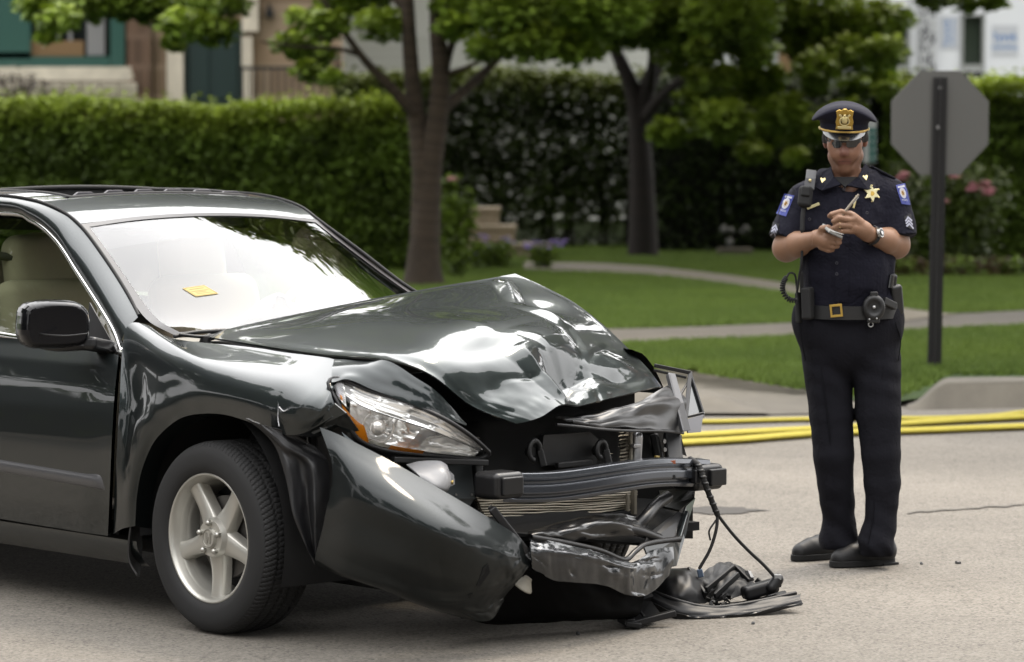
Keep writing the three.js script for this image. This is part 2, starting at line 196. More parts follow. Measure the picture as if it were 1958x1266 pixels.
// the dark thicket behind the officer: a deeper block behind the tall hedge's right half
{
  const t = thing('dense_shrub', 'dense dark shrub mass in the shade behind the officer', 'shrub', atY(1440, 486, .12));
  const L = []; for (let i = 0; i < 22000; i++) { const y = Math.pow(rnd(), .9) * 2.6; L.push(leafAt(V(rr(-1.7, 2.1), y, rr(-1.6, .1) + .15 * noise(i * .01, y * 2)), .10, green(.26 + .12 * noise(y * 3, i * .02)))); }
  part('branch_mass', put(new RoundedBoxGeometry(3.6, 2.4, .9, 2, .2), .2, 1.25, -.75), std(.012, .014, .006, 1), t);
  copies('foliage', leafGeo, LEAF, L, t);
}
// ---------- trees ----------
function limb(pts, r0, r1, seg = 24, rad = 10, ov = .05) { const c = crv(pts); const f = (u, v) => { const p = c.getPoint(v), t = c.getTangent(v), s = V(0, 0, 1).cross(t).normalize(), q = t.clone().cross(s); const a = u * 2 * Math.PI, r = lerp(r0, r1, Math.pow(v, .8)) * (1 + ov * noise(Math.cos(a) * 2 + p.y, Math.sin(a) * 2, p.y * 3)); return p.addScaledVector(s, Math.cos(a) * r).addScaledVector(q, Math.sin(a) * r); }; return grid(f, rad, seg); }
const dp = (list, d, o) => list.map(([u, v, e = 0]) => atD(u, v, d + e).sub(o));
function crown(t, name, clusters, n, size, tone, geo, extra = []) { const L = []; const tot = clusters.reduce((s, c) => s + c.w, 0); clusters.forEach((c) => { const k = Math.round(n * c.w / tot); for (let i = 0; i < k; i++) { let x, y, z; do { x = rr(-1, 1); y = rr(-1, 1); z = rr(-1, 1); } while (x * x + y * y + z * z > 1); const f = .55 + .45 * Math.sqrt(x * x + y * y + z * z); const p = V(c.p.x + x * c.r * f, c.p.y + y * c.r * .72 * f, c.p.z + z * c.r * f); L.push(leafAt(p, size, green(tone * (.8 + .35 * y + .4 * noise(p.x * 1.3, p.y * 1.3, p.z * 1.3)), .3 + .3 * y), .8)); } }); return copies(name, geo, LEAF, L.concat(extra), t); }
{
  const d = 36, o = atY(816, 552, .13); o.z = -d; o.x = atD(816, 552, d).x; const t = thing('maple_tree', 'slender tree with a forked grey-brown trunk, just behind the dark sedan', 'tree', o);
  const tr = [limb(dp([[810, 562], [812, 470], [817, 400], [822, 330], [833, 250], [842, 160], [837, 60], [835, -60], [850, -300], [870, -700]], d, o), .195, .05, 40, 14), limb(dp([[808, 440, .05], [808, 330], [797, 230, .06], [786, 130], [780, 20], [770, -120], [740, -420], [700, -700]], d, o), .14, .04, 40, 12), put(lathe([[.34, -.02], [.28, .08], [.235, .3], [.2, .6]], 16), atD(810, 552, d).x - o.x, 0, 0, 0, 0, 0, V(.82, .8, .82))];
  part('trunk', tr, M.bark, t);
  const br = [[[792, 215], [745, 165], [700, 118], [662, 66], [615, -5], [560, -110]], [[846, 208], [890, 172], [932, 132], [968, 92], [1005, 40], [1050, -30], [1100, -140]], [[862, 140], [895, 128], [922, 112], [945, 92]], [[846, 150], [862, 90], [884, 40], [915, -40], [960, -200]], [[690, 105], [640, 92], [580, 90], [500, 80]], [[780, 20], [700, -60], [600, -160], [480, -240]], [[835, -60], [950, -160], [1100, -260]]];
  br.forEach((b, i) => part('branch', limb(dp(b.map(([u, v], k) => [u, v, .25 * k * (i % 2 ? 1 : -.6)]), d, o), [.075, .075, .035, .06, .03, .06, .06][i], .012, 20, 8), M.bark, t));
  const cl = []; const add = (u, v, r, w, e = 0) => cl.push({ p: atD(u, v, d + e).sub(o), r: r / 172, w });
  [[70, 22, 45], [112, 50, 42], [170, 15, 60], [240, 12, 60], [300, 25, 60], [352, 60, 46], [412, 72, 44], [400, 15, 55], [330, 96, 26], [445, 20, 36], [560, 95, 40], [600, 115, 46], [590, 150, 30], [620, 60, 46], [570, 45, 24], [650, 20, 55], [700, 0, 60], [900, 20, 80], [980, 30, 80], [1060, 40, 100], [1150, 20, 100], [930, 100, 45], [1010, 90, 60], [90, 85, 22], [1100, 100, 60], [730, 60, 50], [630, 160, 22], [870, 60, 40]].forEach(([u, v, r]) => add(u, v - 14, r, r * r / 7000, rr(-1.6, 1.2)));
  for (let i = 0; i < 46; i++) { const a = rr(0, 6.3), q = Math.sqrt(rnd()), h = rr(-1500, -190); add(800 + Math.cos(a) * q * 800 * (1 - Math.abs(h + 650) / 1500), h, rr(110, 200), 1.6, Math.sin(a) * q * 4.2); }
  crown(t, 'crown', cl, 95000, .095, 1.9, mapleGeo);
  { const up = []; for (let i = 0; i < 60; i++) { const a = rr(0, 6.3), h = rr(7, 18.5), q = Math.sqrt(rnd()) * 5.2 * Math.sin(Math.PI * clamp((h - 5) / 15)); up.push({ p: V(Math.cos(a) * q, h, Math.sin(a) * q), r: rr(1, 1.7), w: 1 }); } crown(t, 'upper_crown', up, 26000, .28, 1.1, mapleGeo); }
}
{
  const d = 46, o = atY(1228, 490, .13); o.z = -d; o.x = atD(1228, 490, d).x; const t = thing('shade_tree', 'dark-trunked tree in the shade left of the officer, its branches hanging low', 'tree', o);
  part('trunk', [limb(dp([[1230, 500], [1229, 420], [1226, 320], [1224, 230], [1240, 160], [1262, 110], [1280, 30], [1300, -200], [1320, -500]], d, o), .23, .05, 36, 12), limb(dp([[1224, 260], [1212, 180], [1188, 120], [1165, 70], [1130, -20], [1080, -200]], d, o), .16, .03, 30, 10)], M.barkD, t);
  [[[1228, 230], [1280, 170], [1340, 130], [1420, 60], [1520, -20]], [[1240, 170], [1248, 110], [1240, 60], [1260, -60]], [[1300, 150], [1380, 140], [1470, 150], [1560, 190]]].forEach((b, i) => part('branch', limb(dp(b.map(([u, v], k) => [u, v, -.7 * k]), d, o), .1, .014, 20, 8), M.barkD, t));
  const cl = []; const add = (u, v, r, w, e = 0) => cl.push({ p: atD(u, v, d + e).sub(o), r: r / 135, w });
  [[1080, 30, 90], [1150, 40, 90], [1230, 40, 80], [1310, 40, 95], [1400, 30, 95], [1490, 30, 95], [1580, 40, 95], [1660, 50, 75], [1690, 100, 48], [1620, 105, 60], [1540, 90, 50], [1440, 95, 50], [1350, 95, 42], [1700, 30, 48], [1420, 190, 55], [1500, 215, 60], [1470, 250, 50], [1560, 165, 30], [1380, 230, 60], [1330, 190, 40], [1640, 165, 38], [1690, 140, 30], [1580, 240, 45], [1530, 260, 40], [1850, 2, 30], [1900, 0, 30], [1790, -10, 40], [1450, 150, 60], [1560, 130, 50], [1360, 150, 50], [1300, 110, 50], [1440, 290, 34], [1520, 300, 26], [1620, 210, 34], [1280, 250, 44], [1700, 170, 26]].forEach(([u, v, r]) => add(u, v, r * .92, r * r / 7000, rr(-4.2, -1.5)));
  for (let i = 0; i < 50; i++) { const a = rr(0, 6.3), q = Math.sqrt(rnd()), h = rr(-1100, -60); add(1340 + Math.cos(a) * q * 620 * (1 - Math.abs(h + 500) / 1200), h, rr(90, 160), 1.5, Math.sin(a) * q * 4.2 - 1); }
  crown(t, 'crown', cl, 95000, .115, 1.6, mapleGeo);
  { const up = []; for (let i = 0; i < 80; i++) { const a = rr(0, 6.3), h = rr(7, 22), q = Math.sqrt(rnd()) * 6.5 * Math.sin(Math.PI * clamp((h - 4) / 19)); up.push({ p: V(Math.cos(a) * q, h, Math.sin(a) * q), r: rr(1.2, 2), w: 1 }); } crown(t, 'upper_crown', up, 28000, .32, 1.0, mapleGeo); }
}
// trees beyond the frame, around the street, that the paint and the glass mirror
{
  const street = (x, z, s, label, group) => { const t = thing('street_tree', label, 'tree', V(x, 0, z), x * 3.1, group); t.scale.setScalar(s); part('trunk', limb([V(0, -.1, 0), V(.05, 1.5, 0), V(-.05, 3.2, .1), V(.1, 5.5, 0)], .24, .08, 20, 10), M.bark, t); for (let i = 0; i < 4; i++) { const a = i * 1.6 + .4; part('branch', limb([V(0, 2.6 + i * .3, 0), V(Math.cos(a) * 1.1, 3.8 + i * .3, Math.sin(a) * 1.1), V(Math.cos(a) * 2.2, 5.2 + i * .3, Math.sin(a) * 2.2)], .09, .02, 14, 7), M.bark, t); } const cl = []; for (let i = 0; i < 26; i++) { const a = rr(0, 6.3), q = Math.sqrt(rnd()) * 2.7; cl.push({ p: V(Math.cos(a) * q, rr(3.9, 8.6) - q * .25, Math.sin(a) * q), r: rr(.9, 1.5), w: 1 }); } crown(t, 'crown', cl, 15000, .22, .8, mapleGeo); return t; };
  const first = street(-15, -20, 1.1, 'leafy street tree out of view to the left, beyond the sedan');
  [[-17, -11, 1.2, 'leafy street tree out of view, left and level with the sedan'], [-15, -2, 1.15, 'leafy street tree out of view, left of the viewer'], [-11, 8, 1.2, 'leafy street tree out of view, behind and left of the viewer'], [-3, 12, 1.2, 'leafy street tree out of view, straight behind the viewer'], [6, 11, 1.1, 'leafy street tree out of view, behind and a little right of the viewer'], [13, 6, 1.2, 'leafy street tree out of view, behind and far right of the viewer'], [-9.3, -14.6, 1.0, 'leafy street tree out of view, close beside the sedan on its far left'], [17, -4, 1.15, 'leafy street tree out of view, right of the viewer'], [7.6, -38, 2.05, 'tall leafy tree out of view beyond the right edge, towering over the sign'], [18, -13, 1.2, 'leafy street tree out of view, right and level with the sedan'], [8.6, -22.5, 1.0, 'leafy street tree out of view, on the kerb strip right of the sign']].forEach(([x, z, s, lab], i) => { const c = first.clone(); c.name = numbered('street_tree'); c.position.set(x, 0, z); c.rotation.y = i * 1.9 + 1; c.scale.setScalar(s > 2 ? s : x > 0 || z > 5 ? s * 1.3 : s); c.userData = { label: lab, category: 'tree' }; scene.add(c); });
  const dark = (x, z, ry, label) => { const w = thing('garden_hedge', label, 'hedge', V(x, 0, z), ry); part('branch_mass', box(11, 3.0, .9, 0, 1.5, 0, .2), std(.02, .025, .01, 1), w); const L = []; for (let i = 0; i < 6000; i++) L.push(leafAt(V(rr(-5.7, 5.7), rr(.05, 3.25), rr(-.6, .6)), .2, green(.7, .2))); copies('foliage', leafGeo, LEAF, L, w); };
  dark(-19, -16, 1.57, 'garden hedge out of view, far left beyond the sedan'); dark(-19, -4, 1.57, 'garden hedge out of view, left of the viewer'); dark(-8, 14, .3, 'garden hedge out of view, behind and left of the viewer'); dark(5, 14.5, -.15, 'garden hedge out of view, behind the viewer'); dark(20, -8, 1.57, 'garden hedge out of view, far right of the viewer'); dark(17, 6, 1.0, 'garden hedge out of view, behind and right of the viewer');
}
// ---------- houses ----------
// pieces of a facade given by their corners in the view, at distance d, of depth dep behind it
function slab(u0, v0, u1, v1, d, dep, o, r = 0) { const a = atD(u0, v0, d), b = atD(u1, v1, d); return box(Math.abs(b.x - a.x), Math.abs(a.y - b.y), dep, (a.x + b.x) / 2 - o.x, (a.y + b.y) / 2 - o.y, -d - dep / 2 - o.z, r); }
const brickT = dataTex(256, (u, v) => { const row = Math.floor(v * 16), off = (row % 2) * .5, bx = u * 5 + off, e = Math.min(bx % 1, 1 - bx % 1) * 5, ey = Math.min(v * 16 % 1, 1 - v * 16 % 1) * 1.6; const k = .8 + .5 * noise(Math.floor(bx) * 3.1, row * 2.7, 4); const q = e < .16 || ey < .16 ? 1.25 : k; return [q, q * .95, q * .9]; }, .9);
const B = { brick: std(.80, .60, .42, .95, 0, { map: brickT }), brickD: std(.34, .22, .15, .95, 0, { map: brickT }), stone: std(1.75, 1.6, 1.36, .9, 0, { map: conc }), green: std(.014, .15, .11, .5), door: std(.006, .05, .045, .45), glass: phy(.02, .025, .03, { roughness: .05 }), curtain: std(.5, .5, .5, .9), iron: std(.02, .018, .018, .6), white: std(.62, .63, .64, .8), siding: std(1.15, 1.15, 1.08, .8), dark: std(.012, .012, .012, 1), tan: std(.42, .26, .12, .9), roof: std(.06, .055, .055, .95) };
{
  const d = 55, o = atD(300, 420, d); o.y = 0; const t = thing('brick_house', 'brick house with dark green trim and pale stone sills behind the long hedge', 'house', o);
  const S = (...a) => slab(...a, d, .3, o);
  part('wall', [slab(-700, -420, 653, 420, d + .45, .5, o), slab(237, -420, 292, 420, d + .1, .36, o), slab(292, -420, 318, 420, d + .25, .2, o), slab(-700, 155, 0, 420, d, .5, o), slab(-700, -420, -90, 60, d, .4, o)], B.brick, t);
  part('brick_pier', slab(240, -420, 288, 420, d - .02, .13, o), B.brickD, t);
  part('door', [slab(352, 40, 462, 420, d + .3, .12, o), slab(360, 60, 400, 190, d + .27, .04, o, .02), slab(410, 60, 454, 190, d + .27, .04, o, .02)], B.door, t);
  part('door_surround', [slab(318, 60, 351, 420, d + .1, .3, o), slab(462, 70, 482, 420, d + .1, .3, o), slab(462, -60, 492, 60, d + .1, .3, o), slab(318, -90, 492, -50, d + .08, .3, o)], B.stone, t);
  part('bay_front', [slab(-90, -80, 58, 112, d - .05, .4, o), slab(-90, 100, 58, 130, d - .05, .4, o)], B.green, t);
  const w = part('window', [slab(210, -70, 238, 130, d - .04, .16, o), slab(58, 108, 210, 131, d - .04, .16, o), slab(58, -70, 210, -40, d - .04, .16, o)], B.green, t);
  part('pane', slab(56, -60, 212, 110, d + .12, .02, o), B.glass, w); part('curtain', [slab(165, -60, 200, 106, d + .06, .03, o), slab(100, -60, 112, 106, d + .06, .02, o), slab(130, -60, 138, 106, d + .06, .02, o)], B.curtain, w);
  part('flower_box', [slab(58, 78, 160, 108, d + .04, .05, o, .01)], B.tan, w);
  { const a = atD(-60, 131, d), b = atD(238, 155, d); const x0 = a.x - o.x, x1 = b.x - o.x, top = a.y, bot = b.y; part('sill', join([put(extr([[0, bot + .06], [.06, bot + .03], [.42, top], [.5, top], [.5, bot]], x1 - x0 + .18, .01), x1 + .18, 0, .25, 0, -Math.PI / 2, 0).rotateY(0)].map((g) => g)), B.stone, t); }
  for (let i = 0; i < 9; i++) for (let j = 0; j < 2; j++) { const u0 = -62 + i * 36 + (j % 2) * 14, x = slab(u0 + 1, 158 + j * 30, u0 + 35, 186 + j * 30, d - .1, .4, o, .012); part('stone', x, B.stone, t); }
  const rail = part('railing', [slab(456, 127, 652, 133, d - 1.2, .05, o), slab(456, 200, 652, 206, d - 1.2, .05, o)], B.iron, t);
  for (let i = 0; i < 14; i++) part('baluster', slab(462 + i * 13.6, 130, 465.5 + i * 13.6, 205, d - 1.19, .03, o), B.iron, rail);
  part('porch_post', slab(640, 92, 653, 420, d - .6, .2, o), B.brickD, t);
  const lamp = part('wall_lantern', [slab(507, 18, 522, 34, d + .3, .14, o, .02), slab(511, 8, 518, 20, d + .33, .08, o)], B.iron, t);
  part('roof', slab(-760, -470, 720, -410, d - .5, 7, o), B.roof, t);
}
{
  const d = 62, o = atD(1000, 470, d); o.y = 0; const t = thing('white_sided_house', 'white house with long horizontal siding, seen between the trunks above the dark hedge', 'house', o);
  part('wall', slab(560, -300, 1300, 520, d + .12, .3, o), B.siding, t);
  for (let i = 0; i < 26; i++) part('siding_board', put(slab(560, 60 + i * 16.5, 1300, 77.5 + i * 16.5, d + .07, .03, o), 0, 0, 0), B.siding, t);
  part('foundation', slab(560, 487, 1300, 520, d + .02, .3, o), B.stone, t);
  part('roof', slab(520, -340, 1330, -290, d - .6, 6, o), B.roof, t);
}
{
  const d = 66, o = atD(1650, 420, d); o.y = 0; const t = thing('wrapped_house', 'house under construction in white building wrap with blue print, top right corner', 'house', o);
  const wrap = std(1.6, 1.62, 1.7, .7);
  part('wall', [slab(1290, -300, 1690, 420, d + .1, .3, o), slab(1740, -300, 1838, 420, d + .1, .3, o), slab(1883, -300, 2400, 420, d + .1, .3, o), slab(1690, -300, 1740, 20, d + .1, .3, o), slab(1690, 138, 1740, 420, d + .1, .3, o), slab(1838, -300, 1883, 24, d + .1, .3, o), slab(1838, 148, 1883, 420, d + .1, .3, o)], wrap, t);
  const win = (u0, v0, u1, v1) => { const w = part('window', [slab(u0, v1 - 12, u1, v1, d + .02, .2, o), slab(u0, v0, u0 + 4, v1, d + .06, .15, o), slab(u1 - 4, v0, u1, v1, d + .06, .15, o), slab(u0, v0, u1, v0 + 5, d + .06, .15, o)], std(.6, .62, .6, .6), t); part('pane', slab(u0, v0, u1, v1 - 8, d + .25, .02, o), phy(.07, .10, .07, { roughness: .15 }), w); };
  win(1838, 26, 1883, 135); win(1690, 24, 1740, 136); part('sill_gap', slab(1838, 136, 1883, 148, d + .2, .1, o), std(.06, .06, .055, .9), t);
  const strip = canvasTex(64, 256, (c, w, h) => { c.fillStyle = '#e4e5e8'; c.fillRect(0, 0, w, h); c.fillStyle = '#4a4a52'; let s = 5; for (let i = 0; i < 90; i++) { s = (s * 16807) % 2147483647; const x = s % 60; s = (s * 16807) % 2147483647; const y = s % 250; c.fillRect(x, y, 4 + s % 9, 5 + s % 8); } });
  part('corner_strip', slab(1762, -60, 1789, 160, d - .06, .12, o), std(1.3, 1.3, 1.3, .8, 0, { map: strip }), t);
  const word = (txt, col, w, h, font, rot) => canvasTex(w, h, (c) => { c.fillStyle = '#e8eaee'; c.fillRect(0, 0, w, h); c.fillStyle = col; c.translate(w / 2, h / 2); if (rot) c.rotate(-Math.PI / 2); c.textAlign = 'center'; c.textBaseline = 'middle'; txt.forEach(([s, y, sz]) => { c.font = `bold ${sz}px ${font}`; c.fillText(s, 0, y); }); });
  const print = (u0, v0, u1, v1, tex) => { const a = atD(u0, v0, d + .09), b = atD(u1, v1, d + .09); part('wrap_print', put(new THREE.PlaneGeometry(b.x - a.x, a.y - b.y), (a.x + b.x) / 2 - o.x, (a.y + b.y) / 2, -d - .09 - o.z), std(1.4, 1.4, 1.45, .7, 0, { map: tex }), t); };
  print(1897, 48, 1946, 108, word([['Tyvek', -16, 44], ['HomeWrap', 26, 24]], '#5b8fd0', 128, 128, 'sans-serif', false));
  print(1797, 30, 1834, 95, word([['Tyvek', -18, 44], ['HomeWrap', 22, 23]], '#5b8fd0', 128, 150, 'sans-serif', true));
  for (const q of [[1490, 92, 1514, 150], [1596, 118, 1608, 150]]) part('trim_board', slab(...q, d, .1, o), B.tan, t);
  part('eave', slab(1270, -330, 2420, -280, d - .6, 5, o), B.roof, t);
}
// ---------- steps, plants ----------
{
  const d = 45, o = atD(950, 497, d); o.y = .13; const t = thing('garden_steps', 'short flight of tan stone steps beside the forked tree', 'steps', o);
  [[972, 1062, 503, 524, 0], [885, 1052, 466, 504, .35], [850, 985, 431, 467, .7], [866, 954, 397, 432, 1.05]].forEach(([u0, u1, v0, v1, e]) => part('step', [slab(u0, v0, u1, v1, d + e, .8, o, .015), slab(u0 - 3, v0, u1 + 3, v0 + 9, d + e - .03, .9, o, .01)], std(.75, .62, .44, .9, 0, { map: conc }), t));
}
function plant(name, label, cat, u, v, d, h, w, n, size, tone, blooms, group, extra) {
  const o = atD(u, v, d); o.y = lawnH(o.x, o.z); const t = thing(name, label, cat, o, 0, group); const L = [], st = [];
  const ns = Math.max(4, Math.round(w * 14)); for (let i = 0; i < ns; i++) { const a = rr(0, 6.3), q = rr(0, w / 2), p0 = V(Math.cos(a) * q * .4, 0, Math.sin(a) * q * .4), p1 = V(Math.cos(a) * q, h * rr(.75, 1), Math.sin(a) * q); st.push(tube([p0, p0.clone().lerp(p1, .5).add(V(rr(-.03, .03), h * .05, 0)), p1], .007, 8, 4)); for (let k = 0; k < n / ns; k++) { const f = Math.pow(rnd(), .7), p = p0.clone().lerp(p1, f); L.push(leafAt(p.add(V(rr(-.09, .09) * (w / .5), 0, rr(-.09, .09) * (w / .5))), size, green(tone * (.7 + .5 * f), .2))); } }
  part('stem', st, std(.05, .08, .02, .8), t).userData.kind = 'stuff'; copies('foliage', leafGeo, LEAF, L, t);
  if (blooms) { const { n: bn, r, c, y0 = .6, up } = blooms; for (let i = 0; i < bn; i++) { const a = rr(0, 6.3), q = Math.sqrt(rnd()) * w * .5, y = h * rr(y0, 1.05); const pet = []; const spots = blooms.spots; const cx = spots ? spots[i % spots.length][0] : Math.cos(a) * q, cy = spots ? spots[i % spots.length][1] : y, cz = spots ? w * .45 : Math.sin(a) * q; for (let k = 0; k < 9; k++) { const b = k / 9 * 6.283 * 2, e = .35 + .55 * (k / 9); pet.push(put(new THREE.SphereGeometry(r * .55, 6, 4), cx + Math.cos(b) * r * (1 - e * .7), cy + r * e * .6, cz + Math.sin(b) * r * (1 - e * .7) , rr(-.5, .5), b, rr(-.5, .5), V(1, .5, 1))); } part('flower', pet, c, t); } }
  return t;
}
const purple = std(.55, .40, 1.0, .8), pink = std(1.1, .42, .50, .8);
plant('leafy_plant', 'tall upright green plant right of the forked trunk', 'plant', 872, 548, 38, 1.0, .32, 420, .11, 1.05);
plant('flowering_plant', 'green clump with purple flowers just left of the garden path end, under the steps', 'flowers', 942, 522, 41, .42, .6, 420, .08, 1.1, { n: 16, r: .03, c: purple, y0: .7 });
plant('flowering_plant', 'purple flowers above a low green tuft at the end of the garden path', 'flowers', 1046, 522, 41.5, .34, .55, 300, .07, 1.0, { n: 26, r: .032, c: purple, y0: .75 });
plant('flowering_plant', 'small purple flower patch close beside the forked trunk', 'flowers', 905, 522, 41.2, .3, .35, 160, .07, .9, { n: 12, r: .03, c: purple });
plant('bushy_plant', 'loose light green shrub between the forked trunk and the steps', 'shrub', 858, 455, 43.5, 1.25, .5, 900, .10, .9, { n: 3, r: .06, c: pink, y0: .4 });
const roseSpots = [[-.30, 1.30], [-.22, 1.18], [-.02, 1.02], [.08, 1.03], [.17, .98], [.14, 1.1], [.02, 1.08], [-.36, .88], [.2, 1.02], [-.27, 1.26]];
plant('rose_bush', 'rose bush with pink blooms just right of the octagonal sign post', 'rose bush', 1848, 512, 40, 1.45, 1.15, 2600, .09, .55, { n: 16, r: .065, c: pink, spots: roseSpots });
plant('rose_bush', 'dark rose bush with a single pink bloom showing above the officer shoulder', 'rose bush', 1715, 505, 41, 1.4, .8, 1200, .09, .4, { n: 2, r: .06, c: pink, spots: [[0, 1.15], [.04, 1.2]] });
const rust = [[1740, 530, .5], [1845, 530, .7], [1935, 532, .7]];
rust.forEach(([u, v, w], i) => { const t = plant('low_plant', ['low rusty-green plant left of the sign post', 'low plant with rusty leaves under the rose bush', 'low yellow-green plant at the right edge below the bright hedge'][i], 'plant', u, v, 38.5, .26, w, 260, .07, 1.1); const L = []; for (let k = 0; k < 160; k++) L.push({ p: V(rr(-w / 2, w / 2), rr(.03, .25), rr(-.2, .2)), r: [rr(-1, 1), rr(0, 6), rr(-1, 1)], s: .07, c: [.16, .09, .035] }); copies('rusty_leaf', leafGeo, LEAF, L, t); });
plant('brown_shrub', 'bare reddish-brown shrub in front of the pale stone sill at the left edge', 'shrub', 30, 330, 50, 2.75, 1.4, 0, .1, 1).children[0].material = std(.09, .06, .05, .9);
{ const t = scene.children[scene.children.length - 1]; const L = []; for (let k = 0; k < 2600; k++) { const q = Math.sqrt(rnd()) * .7, a = rr(0, 6.3); L.push({ p: V(Math.cos(a) * q, rr(.5, 2.85) - q * .5, Math.sin(a) * q), r: [rr(-1, 1), rr(0, 6), rr(-1, 1)], s: .08 * rr(.6, 1.2), c: [.085 * rr(.7, 1.2), .055, .04] }); } t.children.filter((c) => c.name === 'foliage').forEach((c) => t.remove(c)); copies('foliage', leafGeo, LEAF, L, t); }
{ const o = atD(1405, 487, 46.5); o.y = .13; const t = thing('lawn_edging', 'pale low garden box with white flowers at the foot of the dark shrubs', 'planter', o); part('box', box(.5, .12, .2, 0, .06, 0, .02), std(.25, .22, .17, .9), t); for (let i = 0; i < 8; i++) part('flower', put(new THREE.IcosahedronGeometry(.05, 1), rr(-.16, .16), rr(.16, .4), rr(-.05, .05)), std(.16, .16, .15, .8), t); }
{ const d = 51.9, o = atD(1110, 486, d); o.y = .1; const t = thing('garden_wall', 'low white wall glimpsed between the bare stems at the foot of the dark hedge', 'wall', o); part('wall', slab(985, 424, 1225, 492, d, .15, o), std(1.3, 1.3, 1.35, .8), t); part('coping', slab(980, 418, 1230, 425, d - .04, .23, o), std(1.2, 1.2, 1.2, .8), t); }
// ---------- signs ----------
{
  const d = 22.3, g0 = atD(1786, 708, d), o = V(g0.x, lawnH(g0.x, g0.z), g0.z); const top = atD(1798, 120, d).sub(o), t = thing('stop_sign', 'grey back of an octagonal road sign on a dark post', 'road sign', o);
  const c = atD(1798, 235, d).sub(o), R = 93 / FPX * d / Math.cos(Math.PI / 8), pts = []; for (let i = 0; i < 8; i++) { const a = (i + .5) * Math.PI / 4; pts.push([Math.cos(a) * R, Math.sin(a) * R * 1.06]); }
  part('sign_panel', put(extr(pts, .004, .003), c.x, c.y, -.02, 0, .06, 0), std(.25, .245, .23, .6, .2, { bumpMap: conc, bumpScale: .002 }), t);
  const s = join([bar(V(0, -.05, .03), V(top.x, top.y - .1, .03), .052, .012), bar(V(-.026, -.05, .012), V(top.x - .026, top.y - .1, .012), .012, .045), bar(V(.026, -.05, .012), V(top.x + .026, top.y - .1, .012), .012, .045)]);
  part('post', s, std(.02, .018, .018, .8), t); for (const k of [.45, .9]) part('bolt', put(new THREE.CylinderGeometry(.014, .014, .012, 6), lerp(0, top.x, k) , lerp(c.y - .3, c.y + .3, k), .042, Math.PI / 2), std(.3, .3, .3, .4, .8), t);
}
{
  const d = 30, a = atD(1664, 230, d), b = atD(1664, 312, d), o = V(a.x, lawnH(a.x, a.z), -d), h = a.y - o.y, hb = b.y - o.y; const t = thing('small_sign', 'narrow white sign with a green panel, half hidden behind the officer head', 'sign', o);
  part('panel', box(.115, h - hb, .02, 0, (h + hb) / 2, 0, .006), std(.55, .57, .55, .6), t); part('green_panel', box(.068, (h - hb) * .8, .01, .02, (h + hb) / 2 - .03, .012, .003), std(.03, .16, .13, .5), t);
  for (let i = 0; i < 4; i++) part('white_bar', box(.066, .006, .004, .02, hb + .05 + i * .075, .0185), std(.55, .6, .58, .6), t); part('post', box(.04, hb + .02, .03, 0, hb / 2, -.02), B.iron, t);
}
// ---------- fire hoses ----------
{
  const cloth = dataTex(128, (u, v) => { const m = .86 + .2 * tile(u, v, 3, 2) + .12 * Math.sin(u * 2 * Math.PI * 32) * Math.sin(v * 2 * Math.PI * 32); return [m, m * .99, m * .9]; }, 6);
  const hm = std(1.0, .84, .09, .75, 0, { map: cloth, bumpMap: cloth, bumpScale: .003 });
  [[[[1000, 868], [1200, 851], [1290, 844], [1400, 838], [1560, 826], [1750, 820], [1958, 812], [2300, 800]], 'yellow fire hose nearest the officer, lowest of the three lying across the road', .034],
  [[[1000, 834], [1200, 834], [1310, 830], [1450, 822], [1560, 817], [1680, 810], [1790, 803], [1958, 794], [2300, 778]], 'middle yellow fire hose of the three lying across the road', .034],
  [[[1000, 802], [1250, 803], [1350, 804], [1500, 800], [1640, 798], [1800, 797], [1900, 793], [1958, 786], [2300, 764]], 'yellow fire hose farthest away, lying along the kerb', .026]].forEach(([px, lab, r]) => { const c = crv(px.map(([u, v]) => { const p = atY(u, v, r); return p; })); const N = 160; const g = grid((u, v) => { const p = c.getPoint(v), tn = c.getTangent(v), s = V(-tn.z, 0, tn.x).normalize(), a = u * Math.PI * 2, f = 1 + .18 * noise(v * 26, r * 90) + .08 * noise(v * 90, r * 40); const k = .94; return p.addScaledVector(s, Math.cos(a) * r * 1.25 * f).add(V(0, Math.sin(a) * r * .62 * k - r * .3, 0)); }, 14, N); tag(part('fire_hose', g, hm, scene), lab, 'hose', 'yellow fire hoses across the road'); });
}
// bits of debris on the road
[[1762, 1078, .007], [1832, 1076, .010], [1440, 1192, .007], [1105, 1212, .008]].forEach(([u, v, s], i) => { const p = atY(u, v, s * .5); tag(part('plastic_shard', put(new THREE.DodecahedronGeometry(s, 0), p.x, p.y, p.z, 1, 2 + i, 0, V(1.3, .6, 1)), std(.02, .02, .02, .4), scene), ['tiny black crumb on the road right of the officer shoes', 'slightly bigger black crumb on the road, farthest right of the officer shoes', 'tiny black crumb in front of the broken lamp housing', 'tiny black crumb on the road under the torn bumper'][i], 'debris'); });
